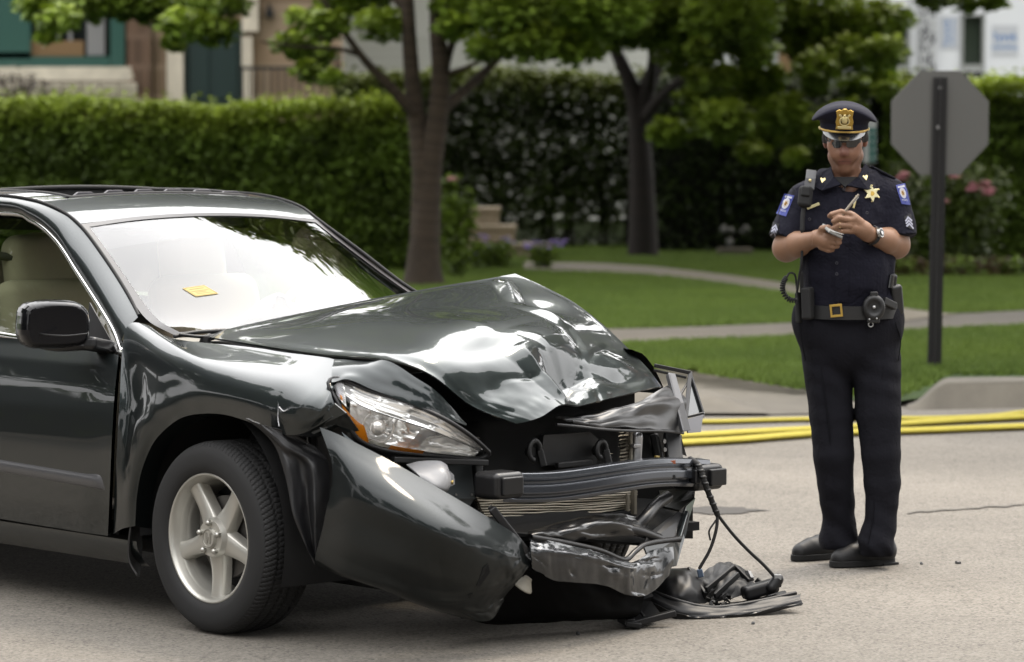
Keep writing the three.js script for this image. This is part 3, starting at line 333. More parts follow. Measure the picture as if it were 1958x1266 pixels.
// ---------- the wrecked sedan (x forward, y up, z to its right; origin under the front axle) ----------
const flake = dataTex(256, (u, v) => { const m = .5 + .5 * (rnd() - .5); return [m, m, m]; }, 6, false);
const C = {
  paint: phy(.017, .022, .023, { roughness: .38, metalness: .85, clearcoat: 1, clearcoatRoughness: .02 }),
  paintHood: phy(.018, .024, .024, { roughness: .38, metalness: .85, clearcoat: 1, clearcoatRoughness: .015 }),
  paintBump: phy(.008, .011, .0115, { roughness: .5, metalness: .8, clearcoat: .55, clearcoatRoughness: .08 }), paintIn: std(.012, .016, .016, .5, .2), chrome: std(.75, .75, .74, .12, 1), black: std(.012, .012, .013, .5), blackM: std(.010, .010, .011, .85), plastic: std(.028, .028, .031, .42), plasticG: phy(.018, .018, .020, { roughness: .34, specularIntensity: .8 }), rubber: std(.018, .018, .019, .8), hole: std(.003, .003, .003, 1),
  bright: std(.36, .36, .38, .3, .8), steel: std(.30, .30, .30, .35, .9), bare: std(.42, .42, .43, .3, .85), beam: phy(.05, .055, .066, { roughness: .22, metalness: .7, clearcoat: .6, clearcoatRoughness: .15 }),
  glass: phy(1, 1, 1, { transmission: 1, thickness: 0, roughness: .01, ior: 1.62 }), glassSide: phy(.62, .68, .60, { transmission: 1, thickness: 0, roughness: .01, ior: 1.6 }), lens: phy(1, 1, 1, { transmission: 1, thickness: 0, roughness: .02, ior: 1.5 }),
  beige: std(.85, .73, .55, .85), beigeL: std(.55, .52, .45, .8), bag: std(.82, .83, .82, .85), amber: phy(1.3, .42, .02, { roughness: .2, clearcoat: 1 }), mirrorC: std(.85, .85, .86, .06, 1), alu: std(.44, .43, .395, .36, .7), tank: phy(.72, .72, .74, { roughness: .35, transmission: .25, thickness: 0 }), navy: std(.10, .12, .13, .45),
};
const car = thing('wrecked_sedan', 'dark green sedan with a crushed front end, buckled bonnet and torn bumper', 'car', CO.clone(), HEAD - Math.PI / 2);
const mir = (g) => { const q = g.clone().applyMatrix4(M4.makeScale(1, 1, -1)); if (q.index) { const a = q.index.array; for (let i = 0; i < a.length; i += 3) { const t = a[i]; a[i] = a[i + 1]; a[i + 1] = t; } } return q; };
const cp = (name, geo, mat, parent = car, label) => part(name, geo, mat, parent, label);
// roof with an open sunroof
const roofTab = [[-3.0, 1.40], [-2.6, 1.45], [-2.2, 1.464], [-1.81, 1.466], [-1.67, 1.464], [-1.53, 1.457], [-1.39, 1.441], [-1.29, 1.419], [-1.22, 1.396], [-1.147, 1.361], [-1.10, 1.335]];
const roofTop = (x) => { for (let i = 1; i < roofTab.length; i++) if (x <= roofTab[i][0]) { const g = (k) => roofTab[clamp(k, 0, roofTab.length - 1)][1], t = clamp((x - roofTab[i - 1][0]) / (roofTab[i][0] - roofTab[i - 1][0])); return cr1(g(i - 2), g(i - 1), g(i), g(i + 1), t); } return 1.335; };
const roofY = (x, z) => roofTop(x) + .026 * (1 - Math.pow(z / .57, 2));
const roofF = (u, v) => { const x = lerp(-1.155, -3.0, v), z = lerp(.57, -.57, u); return V(x - .0, roofY(x, z), z); };
const SRX0 = -1.43, SRX1 = -1.98, SRZ = .41, vOf = (x) => (-1.155 - x) / 1.845, uOf = (z) => (.57 - z) / 1.14;
const sub = (u0, u1, v0, v1, nu, nv, th = .012) => grid((u, v) => roofF(lerp(u0, u1, u), lerp(v0, v1, v)), nu, nv, th);
const a0 = vOf(SRX0), a1 = vOf(SRX1), z0 = uOf(SRZ), z1 = uOf(-SRZ);
const roof = cp('roof', [sub(0, 1, 0, a0, 40, 12), sub(0, z0, a0, a1, 8, 20), sub(z1, 1, a0, a1, 8, 20), sub(0, 1, a1, 1, 40, 30)], C.paint);
{ const rim = []; const q = 28; for (let i = 0; i <= q; i++) rim.push(V(SRX0, roofY(SRX0, lerp(SRZ, -SRZ, i / q)) - .004, lerp(SRZ, -SRZ, i / q))); for (let i = 0; i <= q; i++) { const x = lerp(SRX0, SRX1, i / q); rim.push(V(x, roofY(x, -SRZ) - .004, -SRZ)); } for (let i = 0; i <= q; i++) rim.push(V(SRX1, roofY(SRX1, lerp(-SRZ, SRZ, i / q)) - .004, lerp(-SRZ, SRZ, i / q))); for (let i = 0; i < q; i++) { const x = lerp(SRX1, SRX0, i / q); rim.push(V(x, roofY(x, SRZ) - .004, SRZ)); }
  cp('sunroof_seal', [tube(rim, .010, 160, 6, true), grid((u, v) => { const p = rim[Math.round(u * (rim.length - 1))].clone(); p.y -= v * .07; return p; }, 110, 1)], C.rubber, roof); 
  for (let i = 0; i < 6; i++) { const z = lerp(.33, -.37, i / 5), w = .085; cp('wind_deflector_tab', put(extr([[-w / 2 - .02, 0], [w / 2 + .02, 0], [w / 2 - .012, .02], [-w / 2 + .012, .02]], .01, .002), SRX0 - .03, roofY(SRX0, z) - .008, z, 0, Math.PI / 2, 0), std(.17, .16, .18, .5), roof); } 
  cp('sunroof_tray', [box(.03, .05, .84, SRX0 - .012, roofY(SRX0, .0) - .055, 0), box(.6, .01, .86, -1.72, 1.335, 0), box(.01, .12, .86, -2.0, 1.40, 0), box(.6, .12, .01, -1.72, 1.40, -.43), box(.6, .12, .01, -1.72, 1.40, .43)], C.hole, roof); }
// windscreen
const wsN = [PZ(153, 430, .565), PZ(196, 492, .60), PZ(245, 566, .65), PZ(282, 614, .685), PZ(330, 641, .69)], wsF = wsN.map((p) => V(p.x, p.y, -p.z));
const wsTop = [wsN[0], V(-1.152, roofY(-1.155, .3) - .002, .3), V(-1.15, roofY(-1.155, 0) - .002, 0), V(-1.152, roofY(-1.155, .3) - .002, -.3), wsF[0]], wsBot = [wsN[4], V(-.345, .985, .35), V(-.31, .99, 0), V(-.345, .985, -.35), wsF[4]];
const wsFn = coonsF(wsTop, wsBot, wsN, wsF); const bulge = (u, v) => .045 * Math.sin(Math.PI * u) * Math.sin(Math.PI * clamp(v * .9 + .05));
const wsP = (u, v, off = 0) => { const p = wsFn(u, v); const k = bulge(u, v) + off; return p.add(V(.42 * k, .9 * k, 0)); };
const ws = cp('windscreen', grid((u, v) => wsP(u, v), 40, 30), C.glass);
cp('glass_border', [grid((u, v) => wsP(u, v * .028, .003), 40, 2), grid((u, v) => wsP(u * .028, v, .003), 2, 30), grid((u, v) => wsP(1 - u * .028, v, .003), 2, 30), grid((u, v) => wsP(u, .965 + v * .04, .003), 40, 2)], std(.05, .046, .05, .35), ws);
cp('tint_band', grid((u, v) => wsP(u, .03 + .17 * v, -.003), 40, 4), phy(.62, .56, .64, { transmission: 1, thickness: 0, roughness: .02, ior: 1.08 }), ws);
{ const stx = canvasTex(128, 96, (c, w, h) => { c.fillStyle = '#e6d27e'; c.fillRect(0, 0, w, h); c.strokeStyle = '#b8923a'; c.lineWidth = 5; c.strokeRect(6, 6, w - 12, h - 12); c.fillStyle = '#9a8436'; c.fillRect(20, 20, 84, 7); c.fillRect(16, 42, 96, 6); c.fillRect(30, 54, 60, 6); c.fillRect(22, 70, 80, 5); });
  const q = (u, v) => { const a = P(309, 545, { X: -.8 }); return wsP(lerp(.165, .235, u) + .018 * v, lerp(.51, .585, v), .0025); }; const g = grid(q, 6, 4); const uv = g.attributes.uv; for (let i = 0; i < uv.count; i++) uv.setXY(i, (i % 7) / 6, 1 - Math.floor(i / 7) / 4); cp('yellow_sticker', g, std(1, 1, 1, .7, 0, { map: stx }), ws); }
// A-pillar and roof rail, both sides
const glassEdge = [PZ(-260, 420, .60), PZ(0, 412, .60), PZ(62, 428, .612), PZ(108, 466, .632), PZ(150, 530, .67), PZ(190, 592, .715), PZ(218, 640, .75), PZ(231, 676, .775)];
const railEdge = [V(-2.35, roofY(-2.35, .57), .572), V(-1.75, roofY(-1.75, .57), .572), V(-1.45, roofY(-1.45, .57), .572), V(-1.26, roofY(-1.26, .57), .572), PZ(153, 430, .565).add(V(0, .002, .004)), PZ(200, 492, .605), PZ(247, 566, .655), PZ(266, 604, .70)];
const pillar = grid((u, v) => { const a = spl(glassEdge, u), b = spl(railEdge, u), p = a.clone().lerp(b, v); const k = .026 * Math.sin(Math.PI * Math.pow(v, .7)); return p.add(V(.3 * k, .75 * k, .8 * k)); }, 60, 10);
cp('pillar', [pillar, mir(pillar)], C.paint);
const ditch = tube(railEdge.map((p) => p.clone().add(V(0, .002, .002))), .006, 60, 6); cp('roof_seal', [ditch, mir(ditch)], C.rubber);
// side glass, chrome trims, doors
const beltY = (x) => .918 + (-.58 - x) * .052;
const belt = (x) => V(x, beltY(x), lerp(.778, .80, clamp((-x - .58) / .3)));
{
  const gT = glassEdge, gB = [V(-2.3, beltY(-2.3), .79), V(-1.8, beltY(-1.8), .795), V(-1.3, beltY(-1.3), .795), V(-.9, beltY(-.9), .79), V(-.62, beltY(-.62), .78)];
  const sg = grid((u, v) => spl(gT, u).lerp(spl(gB, u), v).add(V(0, 0, -.006 + .018 * Math.sin(Math.PI * v))), 40, 14); cp('side_window', sg, C.glassSide); cp('side_window', mir(sg), C.glassSide);
  const ch = grid((u, v) => { const p = spl(glassEdge, u), q = spl(glassEdge, clamp(u + .01)).sub(spl(glassEdge, clamp(u - .01))).normalize(); const s = V(0, -.45, .0).addScaledVector(V(1, 0, 0), -.0); const n = q.clone().cross(V(0, .35, .93)).normalize(); return p.addScaledVector(n, -(v - .1) * .026).add(V(0, .003, .010 * Math.sin(Math.PI * v) + .004)); }, 80, 6); cp('window_trim', [ch, mir(ch)], C.chrome);
  const bl = grid((u, v) => { const x = lerp(-2.3, -.585, u), p = belt(x); return p.add(V(0, .012 - .028 * v, .006 + .010 * Math.sin(Math.PI * v))); }, 60, 6); cp('belt_trim', [bl, mir(bl)], C.chrome);
  cp('mirror_sail', plate([PZ(176, 578, .755), PZ(229, 672, .785), PZ(196, 668, .787), PZ(170, 640, .782)].map((p) => p.add(V(0, 0, .012))), .006), C.plastic);
}
const secZ = (y) => { const t = [[.20, .835], [.28, .856], [.38, .884], [.48, .896], [.60, .898], [.72, .892], [.80, .878], [.87, .852], [.93, .808], [1.05, .76]]; for (let i = 0; i < t.length - 1; i++) if (y <= t[i + 1][0]) { const f = clamp((y - t[i][0]) / (t[i + 1][0] - t[i][0])); return lerp(t[i][1], t[i + 1][1], f); } return .76; };
const frontEdge = [PZ(232, 684, .80), PZ(230, 720, .852), PZ(226, 770, .885), PZ(221, 860, .897), PZ(217, 950, .880), PZ(214, 1023, .852)].map((p) => p.add(V(-.006, 0, 0)));
{
  const yR = (v) => lerp(beltY(-1.9) - .006, .30, v); const dF = (u, v) => { const a = spl(frontEdge, v), y = lerp(a.y, yR(v), u); return V(lerp(a.x, -1.78, u), y, lerp(a.z, secZ(y), smooth(0, .12, u))); };
  const door = cp('front_door', grid(dF, 40, 40, -.014), C.paint); cp('front_door', mir(grid(dF, 24, 20)), C.paint);
  const mp = (u) => { const x = lerp(-1.78, PZ(203, 922, .895).x, u), y = lerp(.508, .478, u); return V(x, y, secZ(y)); };
  cp('side_moulding', grid((u, v) => { const p = mp(u); const a = v * Math.PI, e = Math.min(1, (1 - u) * 40); return p.add(V(0, .030 - .06 * v, (.004 + .015 * Math.pow(Math.sin(a), .5)) * Math.min(1, e + .1))); }, 60, 14), phy(.12, .12, .13, { roughness: .35, clearcoat: .4, clearcoatRoughness: .2 }), door);
  const rF = (u, v) => { const y = lerp(beltY(lerp(-1.79, -2.7, u)) - .006, .30, v); return V(lerp(-1.79, -2.75, u), y, secZ(y)); }; const rd = grid(rF, 20, 20); cp('rear_door', rd, C.paint); cp('rear_door', mir(rd), C.paint);
  const qF = (u, v) => { const y = lerp(1.0, .32, v), x = lerp(-2.755, -3.78, u); return V(x, y + .01 * u, secZ(y) - .16 * u * u); }; const qd = grid(qF, 20, 20); cp('rear_quarter', [qd, mir(qd)], C.paint);
  cp('trunk', [grid((u, v) => V(lerp(-2.95, -3.78, v), 1.05 - .03 * v * v - .03 * Math.pow(2 * u - 1, 2), lerp(.74, -.74, u) * (1 - .1 * v)), 16, 10), grid((u, v) => V(-3.78 - .03 * Math.sin(v * 3), lerp(1.02, .32, v), lerp(.68, -.68, u)), 16, 10)], C.paint);
  cp('rear_window', grid((u, v) => V(lerp(-2.5, -2.98, v), lerp(roofY(-2.6, 0), 1.05, v) - .03 * Math.pow(2 * u - 1, 2), lerp(.55, -.55, u) * (1 + .15 * v)), 12, 8), C.glassSide);
  const pb = grid((u, v) => V(lerp(-2.3, -2.72, u) - .3 * v * u, lerp(lerp(1.4, 1.38, u), 1.03, v), lerp(.59, .78, v)), 8, 8); cp('rear_pillar', [pb, mir(pb)], C.paint);
  // sill
  const sF = (u, v) => { const x = lerp(-2.75, -.42, u); const y = lerp(.283 - .006 * u, .185, v); return V(x, y, lerp(.858, .80, v * v)); }; const sl = grid(sF, 30, 8); cp('sill', [sl, mir(sl)], C.paint);
  cp('underbody', box(3.6, .06, 1.4, -1.95, .24, 0, .02), C.blackM);
}
// mirror
{
  const o = PZ(102, 622, .99); const pts = [[-.128, .03], [-.120, .066], [-.07, .082], [.02, .084], [.09, .074], [.120, .048], [.124, -.01], [.116, -.058], [.06, -.070], [-.05, -.072], [-.112, -.066], [-.128, -.04]];
  const sh = new THREE.Shape(crv(pts.map(([x, y]) => V(x, y, 0)), true).getPoints(40).map((p) => V2(p.x, p.y)));
  const g = new THREE.ExtrudeGeometry(sh, { depth: .035, bevelEnabled: true, bevelSize: .028, bevelThickness: .075, bevelSegments: 8, curveSegments: 20 }); 
  put(g, 0, 0, -.0175, 0, 0, 0, V(.80, .80, .8)); put(g, o.x, o.y, o.z, 0, 1.22, 0);
  const m = cp('side_mirror', g, phy(.010, .010, .013, { roughness: .12, specularIntensity: .7 }));
  const arm = [PZ(60, 652, 1.0), PZ(110, 661, .97), PZ(165, 660, .90), PZ(205, 668, .80)]; cp('mirror_arm', [grid((u, v) => { const p = spl(arm, u), r = lerp(.028, .022, u), a = v * Math.PI * 2; return p.add(V(Math.cos(a) * r * 1.4, Math.sin(a) * r * .8, 0)); }, 24, 12), bar(PZ(165, 655, .92), PZ(206, 664, .79), .07, .045, .015)], C.plasticG, m);
  cp('mirror_seam', tube([PZ(58, 634, 1.075), PZ(90, 640, 1.075), PZ(130, 642, 1.06), PZ(168, 638, 1.04)], .003, 20, 5), C.black, m);
  const o2 = g.clone(); cp('side_mirror', mir(o2), C.paint);
}
// ---------- bonnet: torn loose at its far rear corner, folded and dented ----------
const hN = [PX(385, 645, -.37), PZ(500, 664, .65), PZ(620, 681, .635), PZ(745, 692, .60), PZ(823, 719, .52), PZ(900, 777, .38), PZ(985, 811, .22)];
const hF = [PZ(985, 526, -.72), PZ(1040, 551, -.73), PZ(1095, 580, -.74), PZ(1150, 622, -.745), PZ(1200, 669, -.745), PZ(1236, 706, -.74), PZ(1263, 741, -.72)];
const hR = [hN[0], PX(480, 622, -.335), PX(600, 597, -.31), PX(720, 573, -.30), PX(850, 549, -.26), PX(925, 537, -.215), hF[0]];
const hB = [hN[6], PX(1030, 800, .835), PX(1070, 777, .81), PX(1112, 776, .775), PX(1180, 760, .70), hF[6]];
const hoodC = coonsF(hR, hB, hN, hF);
const gs = (u, v, cu, cv, su, sv, rot = 0) => { const c = Math.cos(rot), s = Math.sin(rot), x = ((u - cu) * c + (v - cv) * s) / su, y = (-(u - cu) * s + (v - cv) * c) / sv; return Math.exp(-x * x - y * y); };
const crease = (u, v, a, b, w) => { const dx = b[0] - a[0], dy = b[1] - a[1], L2 = dx * dx + dy * dy, t = clamp(((u - a[0]) * dx + (v - a[1]) * dy) / L2), d = Math.hypot(u - a[0] - t * dx, v - a[1] - t * dy) / w; return Math.max(0, 1 - d) * Math.sin(Math.PI * clamp(t, .02, .98)); };
const tents = (n, seed, u0, u1, v0, v1, amp, wd, len) => { let s = seed; const q = () => { s = (s * 16807) % 2147483647; return s / 2147483647; }; const L = []; for (let i = 0; i < n; i++) { const a = [lerp(u0, u1, q()), lerp(v0, v1, q())], t = q() * 6.3, l = len * (.4 + q()); L.push([a, [a[0] + Math.cos(t) * l, a[1] + Math.sin(t) * l], wd * (.5 + q()), amp * (q() > .5 ? 1 : -1) * (.5 + q())]); } return (u, v) => { let k = 0; for (const [a, b, w, m] of L) k += m * crease(u, v, a, b, w); return k; }; };
const hoodT = tents(20, 5, .44, .88, .70, .98, .005, .028, .20), hoodT2 = tents(5, 12, .3, .95, .3, .7, .0025, .05, .3);
const hoodBump = (u, v) => {
  let k = 0;
  k += .045 * Math.sin(Math.PI * u) * Math.sin(Math.PI * v) ;                    // the panel's own crown
  k -= .022 * gs(u, v, .80, .36, .09, .08); 
  k += .014 * gs(u, v, .40, .46, .22, .12, .25) - .018 * gs(u, v, .34, .62, .22, .06, .15);
  k += .028 * crease(u, v, [.90, .02], [.70, .32], .045) + .022 * crease(u, v, [.70, .32], [.78, .55], .045);
  k += .030 * crease(u, v, [.36, .72], [.74, .60], .13) - .036 * crease(u, v, [.50, .82], [.74, .82], .11) + .012 * gs(u, v, .55, .66, .14, .08, -.4) - .012 * gs(u, v, .60, .80, .09, .10, .5) + .030 * crease(u, v, [.44, .66], [.50, 1.0], .07) - .030 * crease(u, v, [.52, .70], [.58, 1.0], .08);
  k += .022 * crease(u, v, [.45, .78], [.72, .66], .07) + .02 * crease(u, v, [.72, .66], [.98, .9], .09) - .016 * crease(u, v, [.64, .78], [.95, .95], .06);
  k += .016 * gs(u, v, .12, .60, .12, .10) - .014 * gs(u, v, .2, .78, .09, .06);
  const e = smooth(.55, 1, v); k += hoodT(u, v) + hoodT2(u, v); k += e * (.008 * noise(u * 7, v * 6, 2) + .003 * noise(u * 19, v * 15, 4)) + .002 * noise(u * 6, v * 5, 7);
  return k * smooth(0, .06, u) * smooth(1, .96, u) * smooth(0, .05, v) * (.55 + .45 * smooth(1, .93, v));
};
const hoodP = (u, v) => { const p = hoodC(u, v), k = hoodBump(u, v); return p.add(V(.30 * k, .93 * k, .1 * k)); };
const hood = cp('bonnet', grid(hoodP, 150, 150, .006), C.paintHood);
cp('bonnet_lip', grid((u, v) => { const p = hoodP(u, .0); return p.add(V(-.006 - .012 * v, -.004 - .02 * v, 0)); }, 60, 2), C.plastic, hood);
cp('bare_scrape', [[.47, .90, .05, .045], [.53, .94, .045, .035], [.58, .86, .07, .03], [.50, .82, .03, .05]].map(([cu, cv, a, b], i) => grid((u, v) => { const t = v * Math.PI * 2, r = u * (1 + .4 * noise(Math.cos(t) * 2 + i, Math.sin(t) * 2, i * 3)); const p = hoodP(clamp(cu + Math.cos(t) * a * r), clamp(cv + Math.sin(t) * b * r)); return p.add(V(.001, .0025, .0005)); }, 6, 26)), std(.40, .40, .43, .30, .7), hood);
// cowl, wiper, near hinge gap
cp('cowl', [grid((u, v) => V(lerp(-.40, -.22, v) + .05 * Math.sin(Math.PI * u), lerp(.965, .93, v), lerp(.70, -.70, u)), 20, 4), bar(V(-.36, .94, .66), V(.52, .88, .60), .03, .05, .005)], C.black);
cp('wiper', [capped([PX(335, 643, -.37), PX(370, 636, -.36), PX(410, 633, -.36), PX(437, 632, -.36)], .008, 20, 6), capped([PX(345, 640, -.36), PX(385, 644, -.33), PX(430, 638, -.35)], .006, 14, 6), put(new THREE.CylinderGeometry(.018, .02, .04, 12), -.33, .965, .62)], C.black);
// ---------- near front wing ----------
const FW = [
  [[258, 1006, .866], [246, 1008, .872], [232, 1012, .868], [217, 1021, .856]],
  [[262, 945, .872], [248, 942, .890], [233, 939, .888], [219, 935, .884]],
  [[272, 896, .875], [256, 887, .893], [239, 877, .885], [223, 860, .896]],
  [[292, 849, .878], [271, 832, .893], [250, 808, .872], [228, 772, .885]],
  [[318, 819, .879], [294, 792, .890], [268, 752, .855], [232, 690, .845]],
  [[350, 798, .880], [325, 762, .890], [300, 704, .858], [242, 625, .785]],
  [[389, 791, .880], [374, 750, .890], [352, 692, .850], [277, 620, .735]],
  [[429, 793, .880], [424, 752, .890], [416, 702, .842], [335, 648, .715]],
  [[468, 804, .880], [476, 762, .888], [486, 716, .835], [470, 663, .668]],
  [[503, 818, .880], [522, 776, .884], [546, 729, .830], [590, 679, .648]],
  [[532, 829, .872], [560, 790, .872], [592, 752, .826], [640, 688, .640]],
  [[578, 829, .850], [600, 800, .845], [616, 768, .822], [652, 716, .70]],
  [[646, 792, .790], [640, 775, .792], [634, 757, .790], [630, 735, .768]]].map((r) => r.map(([u, v, z]) => PZ(u, v, z)));
const fwF = rowsF(FW);
const fwBump = (u, v) => .016 * crease(u, v, [.25, .26], [.85, .42], .16) - .016 * gs(u, v, .72, .30, .2, .07) + .012 * crease(u, v, [.4, .22], [.95, .34], .12) - .012 * gs(u, v, .45, .42, .2, .05) + .018 * crease(u, v, [.1, .86], [.85, .84], .10) - .022 * gs(u, v, .6, .915, .28, .03) + .006 * noise(u * 5, v * 16, 2) * smooth(.1, .25, v) * smooth(.6, .4, v) + .005 * noise(u * 6, v * 30, 9) * smooth(.8, .9, v);
const fwP = (u, v) => { const p = fwF(u, v); const k = .5 * fwBump(u, v) * smooth(0, .1, v) * smooth(1.02, .96, v); return p.add(V(0, .25 * k, .97 * k)); };
const tipT = [PZ(640, 690, .640), PZ(705, 691, .615), PZ(748, 694, .598), PZ(788, 719, .57), PZ(838, 754, .50), PZ(890, 813, .40)], tipB = [PZ(634, 732, .765), PZ(668, 728, .72), PZ(716, 748, .665), PZ(776, 770, .605), PZ(836, 795, .52), PZ(890, 814, .405)];
const wing = cp('front_wing', [grid(fwP, 40, 120, -.004), grid((u, v) => { const p = spl(tipT, u).lerp(spl(tipB, u), v); const k = .012 * Math.sin(Math.PI * v) * (1 - u) + .006 * noise(u * 5, v * 3); return p.add(V(.3 * k, .8 * k, .5 * k)); }, 50, 16, .004), grid((u, v) => { const p = spl(FW.map((r) => r[0]), u); return p.add(V(-.0 * v, -.014 * v, -.07 * v)); }, 80, 3)], C.paint);
cp('wing_flap', plate([PZ(640, 772, .80), PZ(662, 790, .78), PZ(690, 829, .70), PZ(664, 826, .74), PZ(640, 812, .78), PZ(600, 830, .82), PZ(590, 824, .83)], .004), C.paint, wing);
cp('crack', [tube([PZ(536, 752, .855), PZ(538, 775, .868), PZ(537, 800, .876), PZ(539, 815, .88)].map((p) => p.add(V(0, 0, .012))), .0022, 20, 4), tube([PZ(540, 778, .872), PZ(549, 786, .87), PZ(557, 782, .864)].map((p) => p.add(V(0, 0, .014))), .002, 10, 4)], C.bare, wing);
cp('front_wing', mir(grid((u, v) => { const x = lerp(-.5, .45, u), y = lerp(.97 - .05 * u, .75, v); return V(x, y - .1 * u * u * (1 - v) * 0, lerp(.70, .88, Math.sqrt(v))); }, 20, 10)), C.paint, car);
cp('door_gap', grid((u, v) => { const p = spl(frontEdge, v); return p.add(V(lerp(-.004, .02, u), 0, -.02)); }, 2, 30), C.hole);
// ---------- wheel ----------
function wheelGeo(parent, x, z, side) {
  const s = new THREE.Group(); s.name = 'wheel'; s.position.set(x, 0, 0); parent.add(s);
  const sideWall = []; const R = .328, w = .105; const prof = [[.218, -w + .012], [.226, -w - .004], [.25, -w - .012], [.285, -w - .012], [.308, -w - .002], [.318, -w + .010], [.3235, -w + .020], [.326, -w + .034]];
  const groove = [[-.062, -.054], [-.022, -.012], [.012, .022], [.054, .062]]; const pr = [...prof]; let y = -w + .034; groove.forEach(([a, b]) => { pr.push([R, a - .002], [R - .008, a + .001], [R - .008, b - .001], [R, b + .002]); }); pr.push(...prof.slice().reverse().map(([r, q]) => [r, -q]));
  const tread = dataTex(512, (u, v) => { const e = Math.abs(v - .5); const q = (v * 2 % 1); const ph = (u * 110 + (v > .5 ? v * 8 : -v * 8)) % 1; const shoulder = e > .16 && e < .36; const cen = e < .15; let m = 1; if (shoulder && ((ph + 1) % 1) < .22) m = .1; if (cen && ((ph * .5 + 2) % 1) < .12) m = .3; return [m, m, m]; }, 1, false);
  const tl = lathe(pr, 128); put(tl, 0, 0, 0, Math.PI / 2, 0, 0); put(tl, 0, .326, z - .095 * side);
  const tm = std(.020, .020, .021, .78, 0, { bumpMap: tread, bumpScale: .006 }); const tyre = part('tyre', tl, tm, s);
  // small squash where the tyre meets the road
  { const p = tl.attributes.position; for (let i = 0; i < p.count; i++) if (p.getY(i) < .004) p.setY(i, .004); }
  const L = (g) => put(g, 0, .326, z);
  part('rim', [L(put(lathe([[.19, -.16], [.197, -.06], [.198, -.03], [.212, -.012], [.222, -.004], [.2235, .004], [.219, .009], [.2125, .007], [.206, -.006], [.200, -.03], [.192, -.06]], 96), 0, 0, 0, Math.PI / 2, 0, 0, 1)), L(put(lathe([[.180, -.14], [.185, -.07], [.192, -.05]], 48), 0, 0, 0, Math.PI / 2))], C.alu, s); part('wheel_well_disc', L(put(lathe([[.0, -.125], [.185, -.13]], 40), 0, 0, 0, Math.PI / 2)), C.blackM, s);
  const spokes = []; for (let k = 0; k < 5; k++) { const a = -Math.PI / 2 + k * Math.PI * 2 / 5; const f = (u, v) => { const r = lerp(.03, .209, v), hw = lerp(.038, .030, Math.pow(v, .6)) + .012 * Math.pow(v, 6) + .016 * Math.pow(1 - v, 2), q = u * 2 - 1; const x2 = q * hw, zz = -.004 - .030 * Math.sin(Math.PI * .5 * v) * (1 - v) - .010 * v - .012 * Math.pow(Math.abs(q), 3) - (Math.abs(q) > .85 ? .028 * (Math.abs(q) - .85) / .15 : 0); return V(x2, r, zz * 1 - .006); };
    const g = grid(f, 20, 20); spokes.push(g.applyMatrix4(M4.makeRotationZ(a + Math.PI / 2 + Math.PI))); }
  spokes.forEach((g) => part('spoke', L(g), C.alu, s));
  part('hub', [L(put(new THREE.CylinderGeometry(.062, .07, .02, 32), 0, 0, -.012, Math.PI / 2)), L(put(new THREE.CylinderGeometry(.034, .036, .012, 32), 0, 0, .0, Math.PI / 2))], C.alu, s);
  part('hub_cap', [L(put(new THREE.TorusGeometry(.030, .0025, 8, 36), 0, 0, .006)), L(put(extr([[-.016, .019], [-.008, .019], [-.006, .004], [.006, .004], [.008, .019], [.016, .019], [.012, -.019], [.005, -.019], [.004, -.004], [-.004, -.004], [-.005, -.019], [-.012, -.019]], .002, .0006), 0, 0, .006, 0, 0, 0, .95))], std(.26, .25, .22, .4, .6), s);
  for (let k = 0; k < 5; k++) { const a = -Math.PI / 2 + (k + .5) * Math.PI * 2 / 5; part('lug_nut', [L(put(new THREE.CylinderGeometry(.0105, .0115, .02, 6), Math.cos(a) * .052, Math.sin(a) * .052, -.004, Math.PI / 2)), L(put(new THREE.SphereGeometry(.0105, 10, 6), Math.cos(a) * .052, Math.sin(a) * .052, .006))], std(.4, .39, .36, .3, .9), s); }
  part('brake_disc', [L(put(new THREE.CylinderGeometry(.14, .14, .02, 40), 0, 0, -.085, Math.PI / 2)), L(box(.07, .15, .06, -.10, .06, -.085, .015))], std(.09, .085, .08, .5, .6), s);
  return s;
}
const wheel = wheelGeo(car, 0, .862, 1);
{ const w2 = wheel.clone(); w2.position.set(-2.74, 0, 0); car.add(w2); const w3 = wheel.clone(); w3.rotation.y = Math.PI; w3.position.x = 0; car.add(w3); const w4 = w3.clone(); w4.position.x = -2.74; car.add(w4); }
